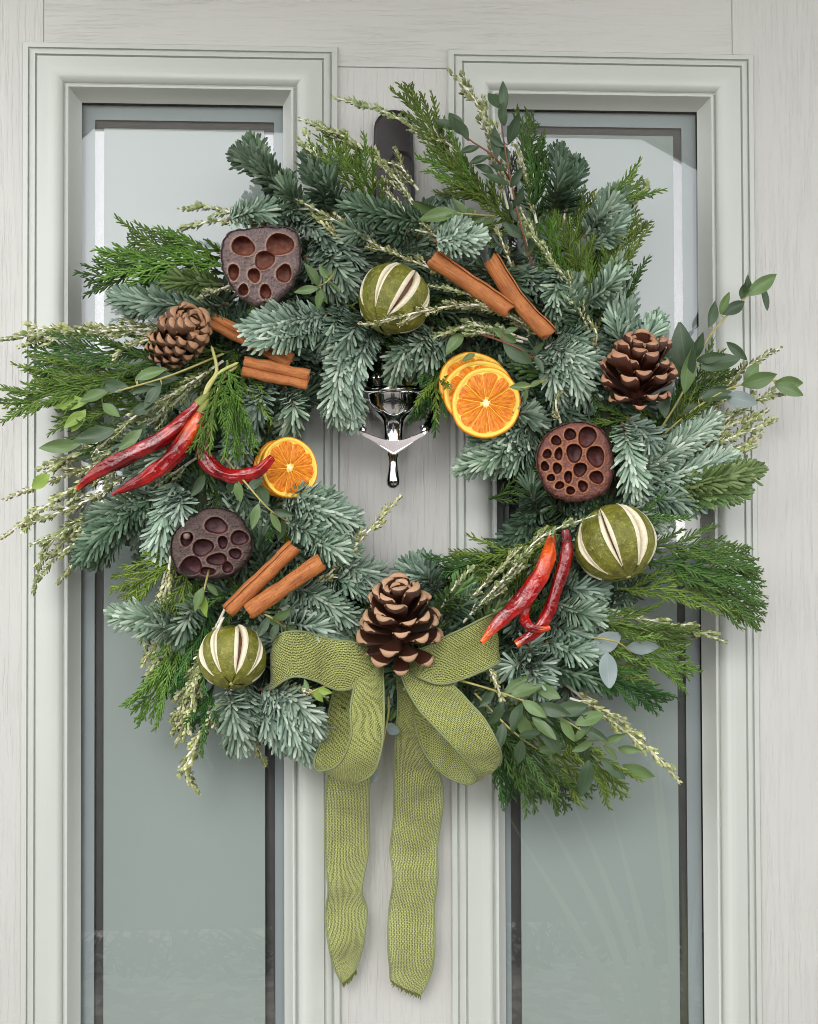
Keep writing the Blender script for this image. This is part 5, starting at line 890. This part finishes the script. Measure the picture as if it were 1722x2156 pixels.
# ------------------------------------------------------------------ pinecones
def cone_mats(nm, body, tip):
    g = G(nm+'_scale'); v = g.co(); sp = g.n('SeparateXYZ', Vector=v); n = g.noise(g.map(v, (20, 3, 20)), 4, 4)
    g.p(Base__Color=g.mix(g.math('ADD', g.math('MULTIPLY', n, .7), g.math('MULTIPLY', rnd(g), .3)), tuple(x*.5 for x in body), tuple(x*1.35 for x in body)), Roughness=.38); g.bump(n, .5, .0008); a = g.m
    g = G(nm+'_scale_tip'); n = g.noise(g.co(), 9, 4); g.p(Base__Color=g.mix(g.math('ADD', g.math('MULTIPLY', n, .7), g.math('MULTIPLY', rnd(g), .35)), tuple(x*.6 for x in tip), tuple(x*1.25 for x in tip)), Roughness=.7); g.bump(n, .5, .0008); return a, g.m
def scale_mesh(a, tipm, thick, curl, under):
    """unit scale along +Y, upper (tip-ward) side +Z, width along X; apophysis at the end"""
    nu, nv = 9, 7; T_, Bt = [], []
    for i in range(nu):
        t = (i/(nu-1))**.72; hw = .14+.30*math.sin(min(1, t*1.12)*math.pi/2)**1.2; 
        if t > .82: hw *= math.sqrt(max(0, 1-((t-.82)/.18)**2*.42))
        th = .02+thick*np.clip((t-.45)/.4, 0, 1)**1.2; 
        if t > .93: th *= 1-.25*(t-.93)/.07
        for j in range(nv):
            q = j/(nv-1)*2-1; z = curl*t*t-.10*(1-q*q)*t*0+.07*q*q*t; e = 1-abs(q)**3*.75
            T_.append((q*hw, t-.06*q*q*t, z+th*.45*e)); Bt.append((q*hw, t-.06*q*q*t, z-th*.75*e-(.10*thick*4*max(0, 1-((t-.88)/.09)**2)*max(0, 1-(q/.35)**2) if abs(t-.88) < .09 else 0)))
    V = T_+Bt; n = nu*nv; F, mi = [], []
    for i in range(nu-1):
        for j in range(nv-1):
            a_, b_, c_, d_ = i*nv+j, i*nv+j+1, (i+1)*nv+j+1, (i+1)*nv+j
            F.append((a_, b_, c_, d_)); mi.append(1 if i >= 7 else 0); F.append((n+a_, n+d_, n+c_, n+b_)); mi.append(1 if under and i >= 7 else 0)
    for i in range(nu-1):
        for j in (0, nv-1): F.append((i*nv+j, (i+1)*nv+j, n+(i+1)*nv+j, n+i*nv+j)); mi.append(1 if i >= 7 else 0)
    for j in range(nv-1): F.append(((nu-1)*nv+j, (nu-1)*nv+j+1, n+(nu-1)*nv+j+1, n+(nu-1)*nv+j)); mi.append(1)
    return make_mesh('scale', V, F, [a, tipm], mi=mi)
def pinecone(base_uv, tip_uv, yb, yt, Rmax, nsc, a_base, a_tip, prof, label, mats, thick, curl, wid, seed, core=.30, under=False):
    r = np.random.default_rng(seed); b, t_ = P(*base_uv, yb), P(*tip_uv, yt); A = norm(t_-b); H = np.linalg.norm(t_-b); X_ = norm(np.cross(A, [.3, -1, .2])); Y_ = np.cross(A, X_); R_ = Rmax*PX((yb+yt)/2)
    t = thing('pinecone', b, label, 'pinecone', 'pinecones wired into the wreath'); me = scale_mesh(*mats, thick, curl, under)
    V, F = lathe([(max(.0005, core*R_*prof(h)), h*H) for h in np.linspace(0, .97, 10)]+[(.0002, H*.985)], b, X_, Y_, A, 14); link('core', make_mesh('core', V, F, [mats[0]]), t)
    for q in range(nsc):
        h = ((q+.5)/nsc)**1.0; ph = q*2.39996+seed+r.normal(0, .07); h0 = h*.93; rad = X_*math.cos(ph)+Y_*math.sin(ph)
        al = math.radians((a_base+(a_tip-a_base)*h**.9)+r.normal(0, 4)); d = norm(A*math.cos(al)+rad*math.sin(al)); up = norm(A-d*(A@d)) if abs(A@d) < .98 else norm(-rad-d*(-rad@d)); up = norm(up); x = np.cross(d, up)
        root = b+A*(h0*H)+rad*core*.6*R_*prof(h); L = R_*prof(h)*1.0/max(math.sin(al), .42)*.86*r.uniform(.94, 1.07); W_ = L*wid*r.uniform(.9, 1.1)
        W_ = max(W_, R_*.20); M_ = Matrix(((x[0]*W_, d[0]*L, up[0]*L, root[0]), (x[1]*W_, d[1]*L, up[1]*L, root[1]), (x[2]*W_, d[2]*L, up[2]*L, root[2]), (0, 0, 0, 1))); place('scale', me, M_, t)
ovo = lambda h: (.62+.38*math.sin(min(1, h*1.9)*math.pi/2)) if h < .45 else max(.12, math.cos((h-.45)/.55*math.pi/2)**.75)
pinecone((338, 752), (398, 684), -.094, -.134, 57, 84, 86, 18, ovo, 'closed plump pinecone beside the upper left cinnamon quills', cone_mats('brown_cone', (.095, .042, .020), (.36, .19, .10)), .17, .24, .60, 21, .40)
pinecone((1338, 850), (1347, 768), -.102, -.122, 88, 46, 84, 20, lambda h: (.80+.20*h/.35 if h < .35 else 1-.66*((h-.35)/.65)**1.4), 'open red brown pinecone with upturned scales at the right of the wreath', cone_mats('red_cone', (.060, .016, .007), (.42, .215, .125)), .11, .12, .52, 22, .20)
pinecone((845, 1362), (840, 1272), -.108, -.136, 95, 48, 104, 10, lambda h: (.82+.18*h/.2 if h < .2 else max(.26, 1-((h-.2)/.8)**1.3*.74)), 'wide open pinecone with pale scale tips on the ribbon bow', cone_mats('pale_tipped_cone', (.060, .020, .010), (.45, .265, .155)), .115, .03, .62, 23, .20)

# ------------------------------------------------------------------ chillies
g = G('chilli_skin'); v = g.co(); n = g.noise(v, 45, 4, .6); cr = g.n('TexVoronoi', Vector=g.map(v, (1, 1, 1)), Scale=150, _feature='DISTANCE_TO_EDGE'); o_ = g.attr('orange')
c = g.ramp(n, [(.35, (.11, .000, .002)), (.55, (.28, .002, .003)), (.72, (.50, .010, .003))]); c = g.mix(o_, c, (.88, .13, .004))
g.p(Base__Color=c, Roughness=.25, Specular__IOR__Level=.45, Coat__Weight=.5, Coat__Roughness=.04); nn_ = g.noise(v, 120, 2, .5, .8); g.bump(g.math('ADD', g.math('MULTIPLY', nn_, 1.0), n), .85, .0028); CHIL = g.m
CALYX = simple('chilli_calyx', (.20, .22, .045), .6, 0, .35, 200, .4); CSTEM = simple('chilli_stem', (.46, .44, .15), .6, 0, .3, 160, .3)
def chilli(pts, radii, label, orange_fn, seed, stem=None, calyx=False):
    c0 = catmull(np.array([P(*p) for p in pts]), 70); k = 70; rr = np.interp(np.linspace(0, 1, k), np.linspace(0, 1, len(radii)), radii)*PX(-.11)*.9
    ker = np.hanning(9); ker /= ker.sum(); rr[4:-4] = np.convolve(rr, ker, 'same')[4:-4]
    T, N, B = frames(c0); S_ = 26; an = np.linspace(0, 2*math.pi, S_, endpoint=False); V = []; of = []
    for i in range(k):
        for a in an:
            p = c0[i]+(N[i]*math.cos(a)*.72+B[i]*math.sin(a))*rr[i]; nz = mnoise.noise(Vector((a*0+math.cos(a)*1.6, math.sin(a)*1.6+seed, i*.09)))*.26+mnoise.noise(Vector((math.cos(a)*3.2, math.sin(a)*3.2+seed, i*.24)))*.08+mnoise.noise(Vector((math.cos(a)*2.6+9, math.sin(a)*2.6+seed*3, i*.035)))*.22
            V.append(c0[i]+(N[i]*math.cos(a)*.72+B[i]*math.sin(a))*rr[i]*(1+nz)); of.append(np.clip(orange_fn(i/(k-1))+nz*.6*(orange_fn(i/(k-1)) > .05), 0, 1))
    V.append(c0[0]); V.append(c0[-1]+T[-1]*.001); of += [orange_fn(0), orange_fn(1)]
    F = [(i*S_+s, i*S_+(s+1) % S_, (i+1)*S_+(s+1) % S_, (i+1)*S_+s) for i in range(k-1) for s in range(S_)]+[(k*S_, (s+1) % S_, s, s) for s in range(0)]
    t = thing('red_chilli', c0[-1], label, 'chilli', 'dried red chillies wired into the wreath')
    link('pod', make_mesh('pod', V[:k*S_], F, [CHIL], var={'orange': of[:k*S_]}), t)
    V2 = np.array(V[-S_-2:-2]+[V[-1]]); link('tip', poly_mesh('tip', V2, [(s, (s+1) % S_, S_) for s in range(S_)], [CHIL], smooth=True), t)
    if calyx:
        d = -T[0]; cc = np.array([c0[0]+T[0]*.004, c0[0], c0[0]+d*.004, c0[0]+d*.008, c0[0]+d*.011]); V, F = tube(cc, np.array([1.22, 1.12, .85, .5, .36])*rr[2], 10); link('calyx', make_mesh('calyx', V, F, [CALYX]), t)
    if stem:
        sc2 = catmull(np.array([P(*p) for p in stem]), 24); V, F = tube(sc2, np.linspace(.0020, .0013, 24), 9); link('stem', make_mesh('stem', V, F, [CSTEM]), t)
Y1 = -.122
chilli([(424, 845, Y1), (392, 880, Y1), (330, 930, Y1), (250, 970, Y1), (195, 1000, -.115), (162, 1029, -.11)], [10, 15, 17, 17, 18, 14, 5], 'long dark red chilli at the far left with its green stem', lambda t: .35*max(0, (t-.95)/.05), 1, [(424, 846, Y1), (440, 815, Y1), (462, 785, Y1), (502, 763, -.125)], True)
chilli([(428, 862, -.124), (402, 912, -.125), (368, 955, -.124), (318, 998, -.12), (276, 1022, -.115), (237, 1041, -.11)], [8, 20, 20, 18, 16, 12, 4], 'wide red chilli with an orange shoulder, between the long dark and the curled ones', lambda t: .55*math.exp(-((t-.14)/.11)**2), 2, [(428, 850, -.122), (436, 815, -.122), (456, 780, -.122), (445, 728, -.125)], True)
chilli([(440, 895, -.116), (424, 945, -.118), (446, 984, -.12), (490, 1002, -.122), (540, 994, -.126), (574, 963, -.130)], [8, 15, 18, 17, 16, 14, 8], 'curled dark red chilli hooking over the left orange slices', lambda t: 0, 3, [(440, 898, -.118), (452, 850, -.12), (470, 795, -.12), (500, 770, -.12)], False)
chilli([(1163, 1128, -.118), (1143, 1200, -.124), (1100, 1262, -.126), (1052, 1308, -.130), (1013, 1352, -.134)], [8, 19, 21, 21, 17, 13, 5], 'wrinkled orange red chilli pointing down at the ribbon bow', lambda t: .6*math.exp(-((t-.12)/.15)**2)+.9*max(0, (t-.82)/.18), 4)
chilli([(1190, 1117, -.114), (1194, 1160, -.118), (1178, 1225, -.118), (1152, 1295, -.118), (1120, 1335, -.12), (1086, 1357, -.12)], [9, 14, 15, 14, 14, 13, 8], 'straight deep red chilli beside the largest dried lime', lambda t: .7*max(0, (t-.95)/.05), 5)
chilli([(1150, 1160, -.112), (1120, 1240, -.112), (1102, 1290, -.114), (1115, 1318, -.122), (1135, 1325, -.124), (1158, 1322, -.124)], [8, 12, 14, 14, 12, 10, 5], 'short dark red chilli with a curled end, lowest behind the orange red one', lambda t: .5*max(0, (t-.85)/.15), 6)
